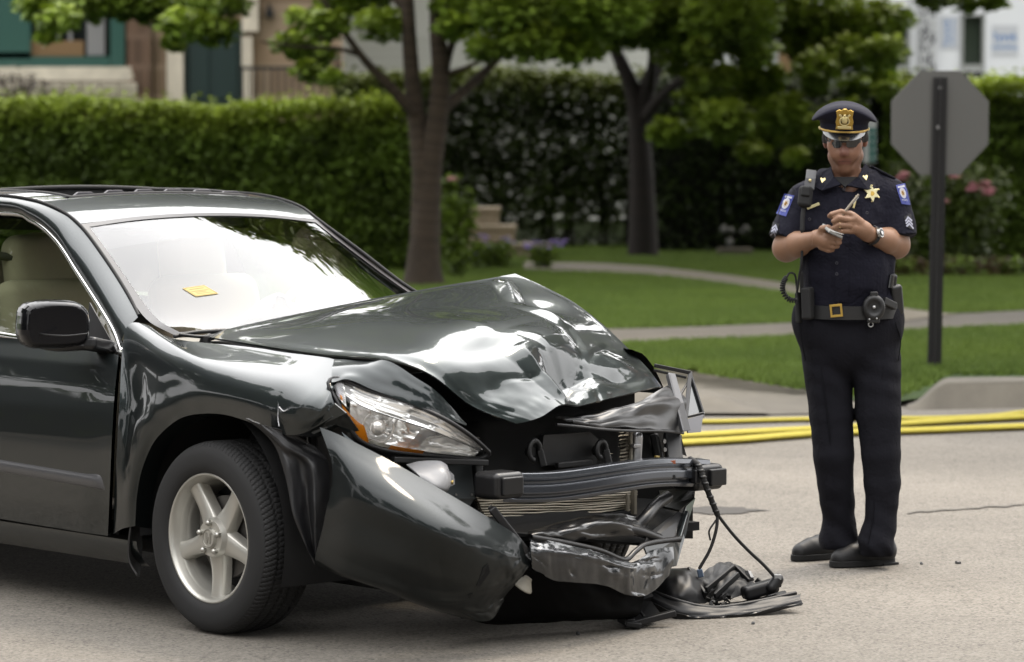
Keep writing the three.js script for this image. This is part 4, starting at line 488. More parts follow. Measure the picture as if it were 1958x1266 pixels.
// wheel arch lining, mud flap, splash shield
{
  const arch = (u, v) => { const a = lerp(-.35, Math.PI + .1, u); return V(-.02 - Math.cos(a) * -.40 * 1 , .34 + Math.sin(a) * .435, lerp(.845, .42, v)); };
  cp('wheel_arch_lining', [grid(arch, 40, 6), box(.9, .7, .03, .0, .5, .42)], C.blackM);
  cp('mud_flap', grid((u, v) => { const a = [PZ(250, 990, .872), PZ(244, 1040, .868), PZ(246, 1075, .86), PZ(262, 1102, .85)], b = [PZ(268, 990, .80), PZ(272, 1040, .80), PZ(270, 1078, .80), PZ(266, 1103, .82)]; return spl(a, v).lerp(spl(b, v), u).add(V(-.012 * Math.sin(u * 3), 0, 0)); }, 8, 16, .006), std(.05, .048, .047, .75));
  const sl = [PX(470, 800, .30), PX(520, 845, .36), PX(545, 905, .40), PX(562, 985, .43), PX(585, 1040, .45), PX(604, 1076, .47)], sm = [PX(500, 812, .36), PX(548, 855, .42), PX(580, 890, .45), PX(592, 960, .47), PX(600, 1030, .48), PX(605, 1077, .48)], sr = [PX(560, 828, .42), PX(612, 862, .45), PX(628, 890, .47), PX(628, 960, .49), PX(618, 1030, .49), PX(606, 1078, .485)];
  const f = rowsF([sl, sm, sr]); cp('splash_shield', grid((u, v) => { const p = f(u, v), k = .014 * Math.sin(v * 9 + u * 2) * smooth(.2, .4, u) + .012 * crease(u, v, [.3, .75], [1, .55], .2) + .005 * noise(u * 9, v * 8); return p.add(V(k, 0, k)); }, 50, 24, .004), C.plastic);
  cp('bumper_clip', [tube([PZ(550, 836, .80), PZ(551, 848, .80), PZ(566, 846, .80), PZ(567, 838, .80)], .0025, 16, 4), tube([PZ(575, 834, .80), PZ(576, 850, .80), PZ(588, 848, .79), PZ(588, 836, .79), PZ(610, 832, .78)], .0025, 20, 4)], std(.2, .2, .2, .6));
}
// ---------- headlamp ----------
{
  const HL = [[628, 733, .768], [636, 724, .75], [650, 724, .735], [700, 745, .675], [780, 771, .60], [845, 799, .51], [895, 830, .41], [930, 860, .30], [936, 868, .28], [920, 876, .30], [850, 873, .43], [790, 868, .54], [722, 857, .65], [684, 838, .71], [662, 803, .745], [646, 772, .762]].map(([u, v, z]) => PZ(u, v, z));
  const top = [HL[1], HL[2], HL[3], HL[4], HL[5], HL[6], HL[7]], bot = [HL[15], HL[14], HL[13], HL[12], HL[11], HL[10], HL[9]]; const face = (u, v, off = 0) => { const p = spl(top, u).lerp(spl(bot, u), v); const k = off + .03 * Math.sin(Math.PI * v) * Math.sin(Math.PI * clamp(u * .9 + .08)); return p.add(V(.75 * k, .1 * k, .6 * k)); };
  const hl = cp('headlamp', [grid((u, v) => face(u, v, -.15 + .10 * Math.max(Math.pow(Math.abs(2 * v - 1), 4), Math.pow(Math.abs(2 * u - 1), 6))), 40, 20), tube(HL.map((p) => p.clone().add(V(-.004, 0, -.004))), .008, 100, 6, true)], C.plastic);
  cp('lens', grid((u, v) => face(u, v), 40, 20), C.lens, hl);
  const rp = (u0, u1, v0, v1, off, bow, fac, mat, name = 'reflector') => cp(name, grid((u, v) => { const k = off - bow * Math.sin(Math.PI * u) * Math.sin(Math.PI * v); const fu = Math.round(u * fac) / fac, fv = Math.round(v * fac) / fac; return face(lerp(u0, u1, u), lerp(v0, v1, v), k + .012 * noise(fu * 9 + u0 * 7, fv * 9 + v0 * 5, off * 30)); }, 18, 14), mat, hl);
  const mr = std(.95, .95, .94, .13, .72), mr2 = std(.85, .84, .8, .3, .7);
  rp(.03, .20, .04, .62, -.018, .01, 4, mr2); rp(.20, .98, .02, .34, -.022, .01, 6, mr); rp(.24, .62, .36, .90, -.03, .075, 40, mr); rp(.62, .97, .36, .90, -.03, .06, 5, mr); rp(.2, .97, .88, .985, -.02, .01, 7, mr2);
  for (let i = 0; i < 9; i++) { const v = .10 + i * .055; cp('lens_rib', tube([face(.03, v, -.012), face(.10, v, -.010), face(.19, v, -.012)], .0022, 8, 4), C.bright, hl); }
  cp('marker_lamp', [grid((u, v) => face(lerp(.12 + .03 * v, .36 + .08 * v, u), lerp(.70, .995, v), -.004), 10, 8)], C.amber, hl); cp('marker_lamp', grid((u, v) => face(lerp(.02, .13, u), lerp(.86, .99, v), -.005), 8, 6), C.amber, hl); cp('marker_lamp', grid((u, v) => face(lerp(.55, .71, u), lerp(.88, .975, v), -.005), 8, 6), C.amber, hl); cp('marker_lamp', [grid((u, v) => face(lerp(.12, .16, u), lerp(.44, .56, v), -.008), 6, 6)], C.amber, hl);
  { const c = face(.44, .62, -.045); cp('bulb', [put(new THREE.SphereGeometry(.028, 16, 12), c.x, c.y, c.z), put(new THREE.TorusGeometry(.05, .004, 8, 30), c.x - .012, c.y, c.z - .012, 0, Math.PI / 4)], std(.6, .58, .55, .12, .6), hl); }
}
// ---------- torn bumper skin, hanging from its near corner ----------
{
  const T = [[612, 818, .835], [656, 837, .80], [738, 879, .735], [833, 933, .62], [926, 987, .49], [988, 1026, .37], [1013, 1060, .29]];
  const A = [[638, 900, .855], [690, 925, .85], [770, 965, .79], [850, 1010, .69], [915, 1042, .56], [975, 1068, .42], [1010, 1080, .33]];
  const Bm = [[622, 995, .862], [680, 1030, .86], [760, 1065, .80], [830, 1090, .70], [900, 1105, .575], [955, 1112, .45], [990, 1108, .36]];
  const D = [[606, 1060, .848], [660, 1090, .845], [730, 1116, .79], [800, 1144, .69], [868, 1160, .58], [925, 1156, .47], [966, 1135, .37]];
  const E_ = [[603, 1078, .82], [655, 1100, .815], [728, 1124, .765], [796, 1152, .665], [866, 1174, .555], [932, 1186, .44], [960, 1150, .36]];
  const f = rowsF([T, A, Bm, D, E_].map((r) => r.map(([u, v, z]) => PZ(u, v, z))));
  const bpT = tents(16, 31, .68, 1, .2, .95, .007, .03, .16), bpT2 = tents(5, 9, .05, .6, .05, .9, .004, .06, .3); const bp = (u, v) => { const p = f(u, v); let k = bpT(u, v) + bpT2(u, v) + .016 * crease(u, v, [.0, .24], [1.0, .34], .16) - .010 * crease(u, v, [.04, .66], [.9, .60], .10) + .010 * crease(u, v, [.02, .34], [.55, .30], .08) - .008 * gs(u, v, .3, .5, .25, .16) + .012 * crease(u, v, [.78, .2], [.98, .5], .07) - .014 * gs(u, v, .86, .5, .05, .12) + .010 * crease(u, v, [.60, .68], [.98, .42], .05) + smooth(.7, .95, u) * .008 * noise(u * 26, v * 10, 3) + .003 * noise(u * 5, v * 5, 6); return p.add(V(.6 * k, .1 * k, .8 * k)); };
  const b = cp('torn_bumper', grid(bp, 110, 70, .005), C.paintBump, car, 'dark green bumper corner torn off and hanging to the road');
  cp('rip', [plate([bp(.715, .40), bp(.735, .36), bp(.755, .42), bp(.735, .56), bp(.715, .55)].map((p) => p.add(V(.008, 0, .008))), .002), plate([bp(.70, .63), bp(.72, .61), bp(.72, .66)].map((p) => p.add(V(.008, 0, .008))), .002)], C.hole, b);
  cp('scuff', [grid((u, v) => bp(lerp(.015, .035, u), lerp(.26, .40, v) + .02 * u).add(V(.002, 0, .003)), 3, 10), grid((u, v) => bp(lerp(.06, .11, u), lerp(.07, .11, v) + .03 * noise(u * 4, v)).add(V(.002, .001, .003)), 8, 3)], C.bare, b);
  cp('edge_strip', plate([PZ(653, 826, .79), PZ(668, 838, .78), PZ(700, 862, .755), PZ(716, 880, .745), PZ(696, 870, .76), PZ(668, 850, .785)], .003), std(.06, .07, .075, .3, .5), b);
  // dark lower apron dragged under it
  const lo = rowsF([[[865, 1150, .80], [930, 1120, .82], [985, 1090, .86], [1060, 1098, .90], [1150, 1104, .92], [1240, 1110, .90]], [[880, 1176, .80], [940, 1180, .80], [1010, 1170, .84], [1080, 1168, .9], [1150, 1172, .92], [1220, 1172, .9]], [[880, 1180, .72], [940, 1192, .72], [1010, 1190, .76], [1080, 1186, .80], [1140, 1184, .84], [1200, 1180, .85]]].map((r) => r.map(([u, v, x]) => PX(u, v, x))));
  cp('lower_apron', grid((u, v) => { const p = lo(u, v), k = .016 * noise(u * 7, v * 3, 3) + .004 * noise(u * 24, v * 8); return p.add(V(k, .5 * k, 0)); }, 60, 20, .004), phy(.006, .006, .006, { roughness: .8, specularIntensity: .15 }));
  // crushed middle of the bumper
  const ct = [[1013, 1032, 1.0], [1050, 1036, 1.0], [1095, 1046, 1.0], [1150, 1060, .985], [1196, 1076, .965], [1222, 1070, .94], [1250, 1052, .92], [1285, 1046, .90]], cm = [[1014, 1056, 1.03], [1050, 1062, 1.03], [1095, 1068, 1.03], [1150, 1078, 1.02], [1196, 1092, 1.0], [1222, 1090, .97], [1250, 1080, .94], [1286, 1070, .915]], cb = [[1016, 1086, 1.01], [1055, 1107, 1.01], [1095, 1113, 1.01], [1150, 1118, 1.0], [1196, 1136, .98], [1222, 1142, .965], [1250, 1128, .94], [1278, 1098, .92]];
  const cf = rowsF([ct, cm, cb].map((r) => r.map(([u, v, x]) => PX(u, v, x))));
  const crT = tents(22, 77, 0, 1, .0, 1, .008, .035, .25); const cw = cp('crushed_bumper', grid((u, v) => { const p = cf(u, v), k = crT(u, v) + .007 * noise(u * 9, v * 1.2, 1) + .0025 * noise(u * 30, v * 3, 5) + .012 * crease(u, v, [.02, .40], [.72, .38], .12); return p.add(V(k, .3 * k, 0)); }, 110, 30, .005), phy(.045, .05, .056, { roughness: .25, metalness: .4, clearcoat: .8, clearcoatRoughness: .06 }), car, 'crushed middle of the bumper with its paint scraped bright');
  { const sct = dataTex(128, (u, v) => { const s = tile(u, v, 3, 4) + .6 * tile(u, v, 12, 2) + .5 * noise(u * 60, 3); const m = s > .12 ? .35 : .95; return [m, m, m * 1.03]; }, 2); cp('bare_scrape', grid((u, v) => { const uu = lerp(.005, .70, u), vv = lerp(.02, .36 + .06 * noise(u * 9, 3), v); const p = cf(uu, vv), k = crT(uu, vv) + .007 * noise(uu * 9, vv * 1.2, 1) + .0025 * noise(uu * 30, vv * 3, 5) + .012 * crease(uu, vv, [.02, .40], [.72, .38], .12) + .003; return p.add(V(k, .3 * k + .002, 0)); }, 90, 12), std(.75, .75, .78, .38, .35, { map: sct }), cw); }
  cp('torn_edge', tube([[1015, 1031, 1.0], [1090, 1044, .99], [1150, 1058, .98], [1196, 1074, .96], [1215, 1058, .94], [1232, 1046, .92], [1300, 1034, .88]].map(([u, v, x]) => PX(u, v - 4, x)), .010, 60, 7), C.plasticG, cw);
  const side = plate([PX(1232, 1046, .93), PX(1290, 1032, .87), PX(1300, 1006, .85), PX(1312, 968, .80), PX(1330, 952, .76), PX(1318, 992, .80), PX(1312, 1020, .83), PX(1294, 1082, .88), PX(1252, 1092, .92), PX(1240, 1066, .93)], .006); cp('bumper_side', [side, bar(PX(1298, 1034, .88), PX(1314, 980, .82), .014, .02, .003)], C.paint, cw);
  cp('bumper_side', plate([PX(1228, 1046, .925), PX(1300, 1028, .865), PX(1312, 984, .805), PX(1296, 978, .79), PX(1240, 1020, .9)], .006), C.plasticG, cw);
  cp('white_cone', put(lathe([[.0, -.01], [.018, -.01], [.022, .0], [.048, .035], [.05, .042], [.046, .045], [.02, .01]], 20), PX(1008, 1108, .96).x, PX(1008, 1108, .96).y, PX(1008, 1108, .96).z, 2.6, .3, .5, .75), std(.62, .58, .48, .6));
  cp('folded_strip', [bar(PX(940, 972, .93), PX(1008, 1058, 1.0), .02, .028, .006), bar(PX(936, 968, .92), PX(975, 1020, .96), .012, .016, .003)], C.plasticG);
}
// ---------- the opened front: beam, coolers, brackets ----------
{
  const bl = PX(962, 932, .86), brr = PX(1330, 903, .80); const bt = [PX(962, 932, .87), PX(1060, 926, .885), PX(1180, 912, .87), PX(1260, 906, .835), PX(1350, 905, .775)];
  const prof = [[-.03, .048], [.018, .048], [.024, .030], [.012, .020], [.012, .012], [.026, .006], [.028, -.020], [.014, -.026], [.014, -.032], [.022, -.038], [.018, -.050], [-.03, -.050]];
  const g = grid((u, v) => { const p = spl(bt, u), q = v * (prof.length - 1), i = Math.min(prof.length - 2, Math.floor(q)), t = q - i; const a = prof[i], b = prof[i + 1]; const k = smooth(0, .06, u); return p.add(V(lerp(a[0], b[0], t) * k, lerp(a[1], b[1], t) - .006 * Math.sin(u * 6), 0)); }, 60, 66, 0);
  const beam = cp('crash_beam', g, C.beam); cp('beam_hole', put(new THREE.CylinderGeometry(.008, .008, .006, 14), spl(bt, .80).x + .026, spl(bt, .80).y - .01, spl(bt, .80).z, 0, 0, Math.PI / 2), C.hole, beam); { const q = spl(bt, .79); cp('paint_mark', box(.004, .012, .05, q.x + .019, q.y + .040, q.z), std(.5, .12, .04, .5), beam); }
  const cc = PX(966, 928, .93); cp('beam_end', [box(.12, .088, .13, cc.x - .03, cc.y, cc.z, .02, 3), box(.02, .06, .09, cc.x + .032, cc.y, cc.z, .006)], C.plasticG, beam); const fe = PX(1345, 912, .79); cp('beam_end', [box(.13, .092, .15, fe.x - .03, fe.y, fe.z + .0, .022, 3), box(.02, .06, .08, fe.x + .04, fe.y, fe.z - .03, .006), box(.03, .05, .03, fe.x + .04, fe.y + .01, fe.z + .08, .006)], C.plasticG, beam);
  // condenser and radiator: header tubes, rows of flat tubes
  const core = (name, p0, p1, p2, p3, n, sag, mat) => { const t = cp(name, grid((u, v) => p0.clone().lerp(p1, u).lerp(p3.clone().lerp(p2, u), v).add(V(-.02, 0, 0)), 8, 8), std(.07, .06, .05, .8)); const list = []; for (let i = 0; i < n; i++) { const v = (i + .5) / n; const h = .0035; list.push(grid((u, w) => { const p = p0.clone().lerp(p1, u).lerp(p3.clone().lerp(p2, u), v); const a = w * 6.283; p.y += -sag * Math.sin(Math.PI * u) * (v) + .003 * noise(u * 9, i * .7) + Math.sin(a) * h; p.x += Math.cos(a) * .008 + .012 * noise(u * 4, v * 4, 3); return p; }, 30, 6)); } const q = cp('cooler_tube', list, mat, t); q.userData.kind = 'stuff'; return t; };
  const fin = std(.95, .86, .70, .5, .3), finD = std(.55, .47, .38, .55, .3);
  core('condenser', PX(900, 836, .66), PX(1206, 822, .62), PX(1206, 892, .62), PX(900, 912, .66), 17, .01, finD); core('condenser', PX(1150, 826, .66), PX(1204, 822, .655), PX(1204, 893, .655), PX(1150, 895, .66), 11, .008, fin);
  core('radiator', PX(905, 940, .70), PX(1214, 936, .66), PX(1214, 990, .66), PX(935, 1014, .72), 15, .014, fin);
  cp('cooler_frame', [bar(PX(1206, 826, .67), PX(1206, 893, .67), .012, .012, .003), bar(PX(1212, 932, .69), PX(1212, 984, .69), .02, .014, .003), bar(PX(1200, 944, .70), PX(1200, 978, .70), .012, .012, .003)], std(.55, .5, .4, .5, .3));
  cp('drier_cylinder', [capped([PX(1218, 836, .66), PX(1215, 892, .66)], .021, 10, 16), bar(PX(1209, 853, .69), PX(1222, 853, .69), .02, .014, .003)], C.bare);
  // black fan shroud with two hooks
  cp('fan_shroud', [plate([PX(1040, 832, .70), PX(1128, 826, .70), PX(1150, 845, .70), PX(1140, 888, .70), PX(1046, 890, .70), PX(1036, 860, .70)], .02), bar(PX(1130, 884, .72), PX(1064, 890, .72), .02, .02, .004)], C.black);
  for (const [u, v, x, s] of [[1022, 862, .74, 1], [1150, 860, .74, .86]]) { const c = PX(u, v, x); cp('hook_bracket', [put(new THREE.TorusGeometry(.026 * s, .009, 10, 26, 4.6), c.x, c.y, c.z, 0, Math.PI / 2, 0, V(1, 1.25, 1)), bar(c.clone().add(V(0, .0, -.026 * s)), c.clone().add(V(.01, -.055, -.035 * s)), .016, .022, .004), put(new THREE.CylinderGeometry(.018, .018, .02, 14), c.x - .02, c.y - .005, c.z, 0, 0, Math.PI / 2)], C.black); }
  // bulkhead inside, closing the engine bay
  cp('engine_bay', [box(.04, .62, 1.5, .30, .56, -.10), box(.55, .03, 1.3, .45, .30, -.12), box(.5, .25, .7, .42, .60, -.1, .04)], C.hole);
  cp('engine_bay', [plate([PX(1222, 826, .55), PX(1300, 826, .55), PX(1318, 890, .6), PX(1222, 895, .6)], .02), grid((u, v) => PX(lerp(930, 1250, u), lerp(790, 832, v) + 14 * (1 - u) * (1 - v), .60 - .05 * v), 10, 4)], C.hole);
  // upper support panel with holes
  const sp = rowsF([[[1062, 800, .72], [1130, 796, .74], [1190, 778, .70], [1232, 764, .66], [1278, 738, .57]], [[1090, 806, .76], [1140, 806, .765], [1200, 792, .73], [1250, 778, .68], [1306, 760, .60]], [[1100, 812, .76], [1150, 818, .77], [1210, 820, .74], [1262, 822, .69], [1306, 824, .62]]].map((r) => r.map(([u, v, x]) => PX(u, v, x))));
  const spP = (u, v) => { const p = sp(u, v), k = .008 * noise(u * 6, v * 4, 2) + .010 * crease(u, v, [.4, .2], [1, .7], .2); return p.add(V(k, k, 0)); };
  const pan = cp('support_panel', grid(spP, 50, 24, .006), phy(.034, .034, .037, { roughness: .4, clearcoat: .3, clearcoatRoughness: .25 })); [[.84, .42], [.86, .68], [.90, .93], [.93, .25]].forEach(([u, v]) => { cp('hole', grid((a, b) => { const t = b * 6.283; return spP(clamp(u + Math.cos(t) * .025 * a), clamp(v + Math.sin(t) * .05 * a)).add(V(.003, .003, 0)); }, 3, 16), C.hole, pan); });
  cp('panel_lip', tube([[1064, 812, .77], [1106, 816, .775], [1150, 821, .775], [1210, 824, .745], [1264, 824, .69], [1306, 828, .63]].map(([u, v, x]) => PX(u, v, x)), .006, 40, 6), C.plastic, pan);
  const br = cp('bracket', [bar(PX(1284, 714, .57), PX(1300, 770, .63), .034, .006, .002, V(.9, .3, 0)), bar(PX(1300, 770, .63), PX(1314, 824, .66), .034, .006, .002, V(.9, .3, 0)), bar(PX(1277, 716, .575), PX(1305, 826, .665), .008, .02, .002)], std(.15, .15, .155, .4, .5)); cp('hole', put(new THREE.CylinderGeometry(.010, .010, .004, 14), PX(1288, 730, .56).x, PX(1288, 730, .56).y, PX(1288, 730, .56).z, 0, 0, Math.PI / 2 - .2), C.hole, br);
  // far headlamp frame left dangling
  cp('lamp_frame', [bar(PX(1252, 699, .47), PX(1320, 713, .50), .014, .014, .003), bar(PX(1250, 708, .47), PX(1312, 722, .50), .008, .010, .003), bar(PX(1320, 712, .50), PX(1311, 800, .60), .016, .012, .003), bar(PX(1320, 712, .50), PX(1345, 790, .60), .008, .010, .003), bar(PX(1311, 798, .60), PX(1345, 790, .60), .010, .010, .003), bar(PX(1316, 730, .51), PX(1298, 760, .55), .008, .008, .003)], C.plasticG);
  cp('lamp_frame', [plate([PX(1323, 724, .51), PX(1343, 788, .59), PX(1313, 795, .59)], .004)], phy(.03, .035, .035, { roughness: .1, clearcoat: 1 })); cp('lamp_shard', plate([PX(1312, 802, .61), PX(1345, 793, .61), PX(1340, 826, .62), PX(1316, 828, .62)], .006), std(.62, .62, .66, .35, .3)); cp('lamp_shard', plate([PX(1321, 714, .498), PX(1345, 790, .602), PX(1345, 800, .602), PX(1325, 726, .505)], .004), C.bare);
  // hanging bits below the panel on the far side
  cp('far_rail', [bar(PX(1284, 826, .60), PX(1290, 884, .66), .06, .04, .01), bar(PX(1250, 830, .58), PX(1262, 884, .6), .03, .03, .008), bar(PX(1290, 884, .66), PX(1345, 884, .70), .04, .03, .008), plate([PX(1282, 828, .60), PX(1304, 832, .62), PX(1302, 868, .64), PX(1330, 880, .68), PX(1286, 886, .66)], .02)], C.black); cp('yellow_clip', put(new RoundedBoxGeometry(.016, .014, .02, 2, .004), PX(1256, 875, .64).x, PX(1256, 875, .64).y, PX(1256, 875, .64).z), std(.6, .42, .08, .5)); for (const [u, v] of [[1270, 844], [1271, 860]]) { const q = PX(u, v, .65); cp('bolt', put(new THREE.CylinderGeometry(.008, .008, .006, 8), q.x, q.y, q.z, 0, 0, Math.PI / 2), C.steel); }
  // crumpled black duct and hoses under the beam
  const dk = rowsF([[[1010, 1018, .90], [1060, 1004, .88], [1120, 990, .86], [1180, 984, .84], [1230, 992, .82]], [[1012, 1026, .97], [1070, 1016, .96], [1130, 1003, .95], [1190, 1000, .92], [1240, 1010, .88]], [[1020, 1034, .97], [1080, 1036, .96], [1130, 1030, .94], [1190, 1022, .92], [1246, 1030, .88]]].map((r) => r.map(([u, v, x]) => PX(u, v, x))));
  cp('air_duct', grid((u, v) => { const p = dk(u, v), k = .012 * noise(u * 5, v * 3, 8) + .003 * noise(u * 13, v * 6, 2); return p.add(V(k, k * .8, 0)); }, 60, 20, .004), phy(.018, .018, .019, { roughness: .22 }));
  cp('cooler_hose', [tube([PX(1214, 1010, .86), PX(1232, 992, .86), PX(1254, 966, .82), PX(1276, 950, .76)], .022, 24, 10), tube([PX(1180, 1012, .9), PX(1220, 1016, .90), PX(1260, 1030, .88)], .018, 18, 10)], C.plasticG);
  cp('lower_tray', [plate([PX(935, 1012, .80), PX(1010, 1022, .9), PX(1240, 1040, .86), PX(1300, 1030, .80), PX(1310, 960, .6), PX(1290, 940, .55), PX(920, 960, .62)], .01), grid((u, v) => PX(lerp(1215, 1325, u), lerp(930, 1030, v), .62 - .1 * v), 6, 6)], C.hole);
  const fr = plate([PX(1260, 938, .68), PX(1330, 930, .70), PX(1328, 952, .74), PX(1300, 975, .74), PX(1268, 968, .70)], .012); cp('far_bracket', fr, std(.03, .032, .026, .5));
  // washer bottle and the grey box behind it
  const wb = rowsF([[[775, 892, .60], [800, 886, .58], [835, 885, .54], [850, 892, .515]], [[790, 905, .64], [815, 905, .60], [845, 905, .56], [856, 912, .53]], [[810, 922, .63], [828, 932, .61], [848, 936, .57], [856, 928, .54]], [[822, 930, .60], [832, 938, .58], [846, 941, .55], [852, 938, .53]]].map((r) => r.map(([u, v, z]) => PZ(u, v, z))));
  const bt2 = cp('washer_bottle', grid((u, v) => { const p = wb(u, v), k = .014 * Math.sin(Math.PI * u) * Math.sin(Math.PI * v); return p.add(V(k * .7 - .015, .2 * k, k * .6 - .02)); }, 24, 20, .005), C.tank); cp('bottle_tab', plate([PZ(853, 895, .52), PZ(868, 908, .495), PZ(870, 926, .492), PZ(855, 934, .52)], .006), C.tank, bt2); cp('bolt', put(new THREE.CylinderGeometry(.008, .008, .012, 10), PZ(862, 922, .50).x + .004, PZ(862, 922, .50).y, PZ(862, 922, .50).z, 0, .7, Math.PI / 2), std(.5, .36, .12, .35, .8), bt2);
  const bx = plate([PX(846, 886, .70), PX(908, 886, .70), PX(908, 952, .70), PX(898, 968, .70), PX(858, 960, .70)], .16); cp('control_box', [bx, bar(PX(850, 953, .705), PX(908, 953, .705), .006, .004)], C.navy); for (const u of [872, 902]) { const q = PX(u, 946, .705); cp('bolt', put(new THREE.CylinderGeometry(.004, .004, .004, 8), q.x, q.y, q.z, 0, 0, Math.PI / 2), C.steel); }
  cp('lamp_mount', [bar(PZ(750, 878, .60), PZ(930, 884, .30), .05, .02, .004), bar(PX(912, 888, .72), PX(918, 950, .74), .03, .03, .006), bar(PX(925, 900, .78), PX(935, 945, .80), .012, .02, .004), box(.2, .3, .4, .45, .62, .5, .03)], C.black);
}
// wiring that hangs from the beam to the broken lamp
{
  const a = [[1320, 878, .80], [1336, 890, .84], [1346, 918, .86], [1358, 950, .86], [1372, 984, .86]], b = [[1372, 984, .86], [1370, 1010, .86], [1358, 1050, .85], [1338, 1086, .83]], c = [[1372, 984, .86], [1400, 1020, .87], [1430, 1052, .88], [1462, 1082, .90], [1487, 1110, .92]], d = [[1368, 996, .86], [1356, 1016, .86], [1358, 1032, .86]];
  [[a, .0105], [b, .006], [c, .006], [d, .0035]].forEach(([l, r]) => cp('wiring', capped(l.map(([u, v, x]) => PX(u, v, x)), r, 40, 7), C.rubber)); for (let i = 0; i < 8; i++) { const p = spl(a.map(([u, v, x]) => PX(u, v, x)), .25 + i * .1); cp('tape_wrap', put(new THREE.SphereGeometry(.0135, 10, 6), p.x, p.y, p.z, 0, 0, 0, V(1, .6, 1)), C.black).userData.kind = 'stuff'; }
}
// ---------- cabin ----------
{
  const seat = (x, z) => { const s = new THREE.Group(); s.name = 'seat'; s.position.set(x, 0, z); car.add(s); part('cushion', box(.52, .16, .50, .12, .56, 0, .06, 4), C.beige, s); part('backrest', put(new RoundedBoxGeometry(.16, .62, .50, 4, .07), -.20, .84, 0, 0, 0, .30), C.beige, s); part('headrest', put(new RoundedBoxGeometry(.13, .235, .30, 6, .062), -.345, 1.195, 0, 0, 0, .16), C.beige, s); part('headrest_post', [-.06, .06].map((q) => bar(V(-.30, 1.02, q), V(-.325, 1.12, q), .012, .012)), C.steel, s); return s; };
  seat(-1.36, .37); seat(-1.36, -.37);
  cp('rear_seat', [put(new RoundedBoxGeometry(.2, .66, 1.3, 4, .07), -2.55, .86, 0, 0, 0, .35), box(.55, .16, 1.3, -2.2, .54, 0, .06)], C.beige); for (const z of [.38, -.38]) cp('headrest', put(new RoundedBoxGeometry(.12, .2, .28, 5, .055), -2.70, 1.19, z, 0, 0, .2), C.beige);
  const bp = capped([V(-1.80, .95, .755), V(-1.84, 1.18, .68), V(-1.86, 1.32, .60)], .035, 20, 8); cp('centre_pillar', [bp, mir(bp)], std(.16, .145, .11, .8)); cp('seat_belt', [tube([V(-1.82, 1.24, .63), V(-1.72, 1.235, .55), V(-1.66, 1.2, .45), V(-1.68, 1.12, .4)], .016, 20, 6)], std(.09, .085, .06, .8));
  cp('dashboard', grid((u, v) => { const z = lerp(.70, -.70, u); const pts = [V(-.38, .935, z), V(-.52, .962, z), V(-.72, .955, z), V(-.84, .90, z), V(-.84, .62, z)]; const p = spl(pts, v); p.y += .03 * gs(u, v, .74, .55, .12, .25); return p; }, 30, 20), C.beigeL);
  cp('steering_wheel', [put(new THREE.TorusGeometry(.185, .016, 12, 48), -.93, .945, -.37, 0, Math.PI / 2 , 0).applyMatrix4(M4.makeTranslation(0, 0, 0)), put(new RoundedBoxGeometry(.05, .11, .16, 3, .03), -.92, .935, -.37), bar(V(-.93, .94, -.37), V(-.93, .93, -.55), .03, .02), bar(V(-.93, .94, -.37), V(-.93, .93, -.19), .03, .02)], C.beigeL);
  const bag = (name, pts, lab) => { const f = rowsF(pts); cp(name, grid((u, v) => { const p = f(u, v), k = .05 * Math.sin(Math.PI * u) * Math.sin(Math.PI * v) + .016 * noise(u * 6, v * 6, pts[0][0].z); return p.add(V(k, k * .5, 0)); }, 36, 30, .01), C.bag); };
  bag('airbag', [[V(-.62, 1.04, .10), V(-.66, 1.10, .03), V(-.62, 1.05, -.05)], [V(-.70, .98, .26), V(-.75, 1.06, .03), V(-.72, .98, -.12)], [V(-.80, .86, .30), V(-.86, .86, .05), V(-.84, .86, -.14)]].map((r) => r));
  bag('airbag', [[V(-.82, 1.10, -.20), V(-.80, 1.16, -.36), V(-.82, 1.08, -.52)], [V(-.86, .98, -.18), V(-.82, .99, -.37), V(-.86, .98, -.56)], [V(-.94, .84, -.22), V(-.92, .84, -.37), V(-.94, .84, -.54)]]);
  cp('cabin_floor', [box(2.6, .04, 1.5, -1.6, .34, 0), box(.04, .6, 1.5, -.42, .62, 0)], std(.05, .045, .035, .95)); cp('headliner', grid((u, v) => { const x = lerp(-1.2, -1.42, v); return V(x, roofY(x, lerp(.55, -.55, u)) - .03, lerp(.55, -.55, u)); }, 14, 4), C.beigeL); cp('headliner', grid((u, v) => { const x = lerp(-2.0, -2.9, v); return V(x, roofY(x, lerp(.55, -.55, u)) - .03, lerp(.55, -.55, u)); }, 14, 4), C.beigeL);
  const dl = grid((u, v) => V(lerp(-.7, -2.6, u), lerp(.90, .4, v), .72), 4, 4); cp('door_lining', [dl, mir(dl)], C.beige);
}
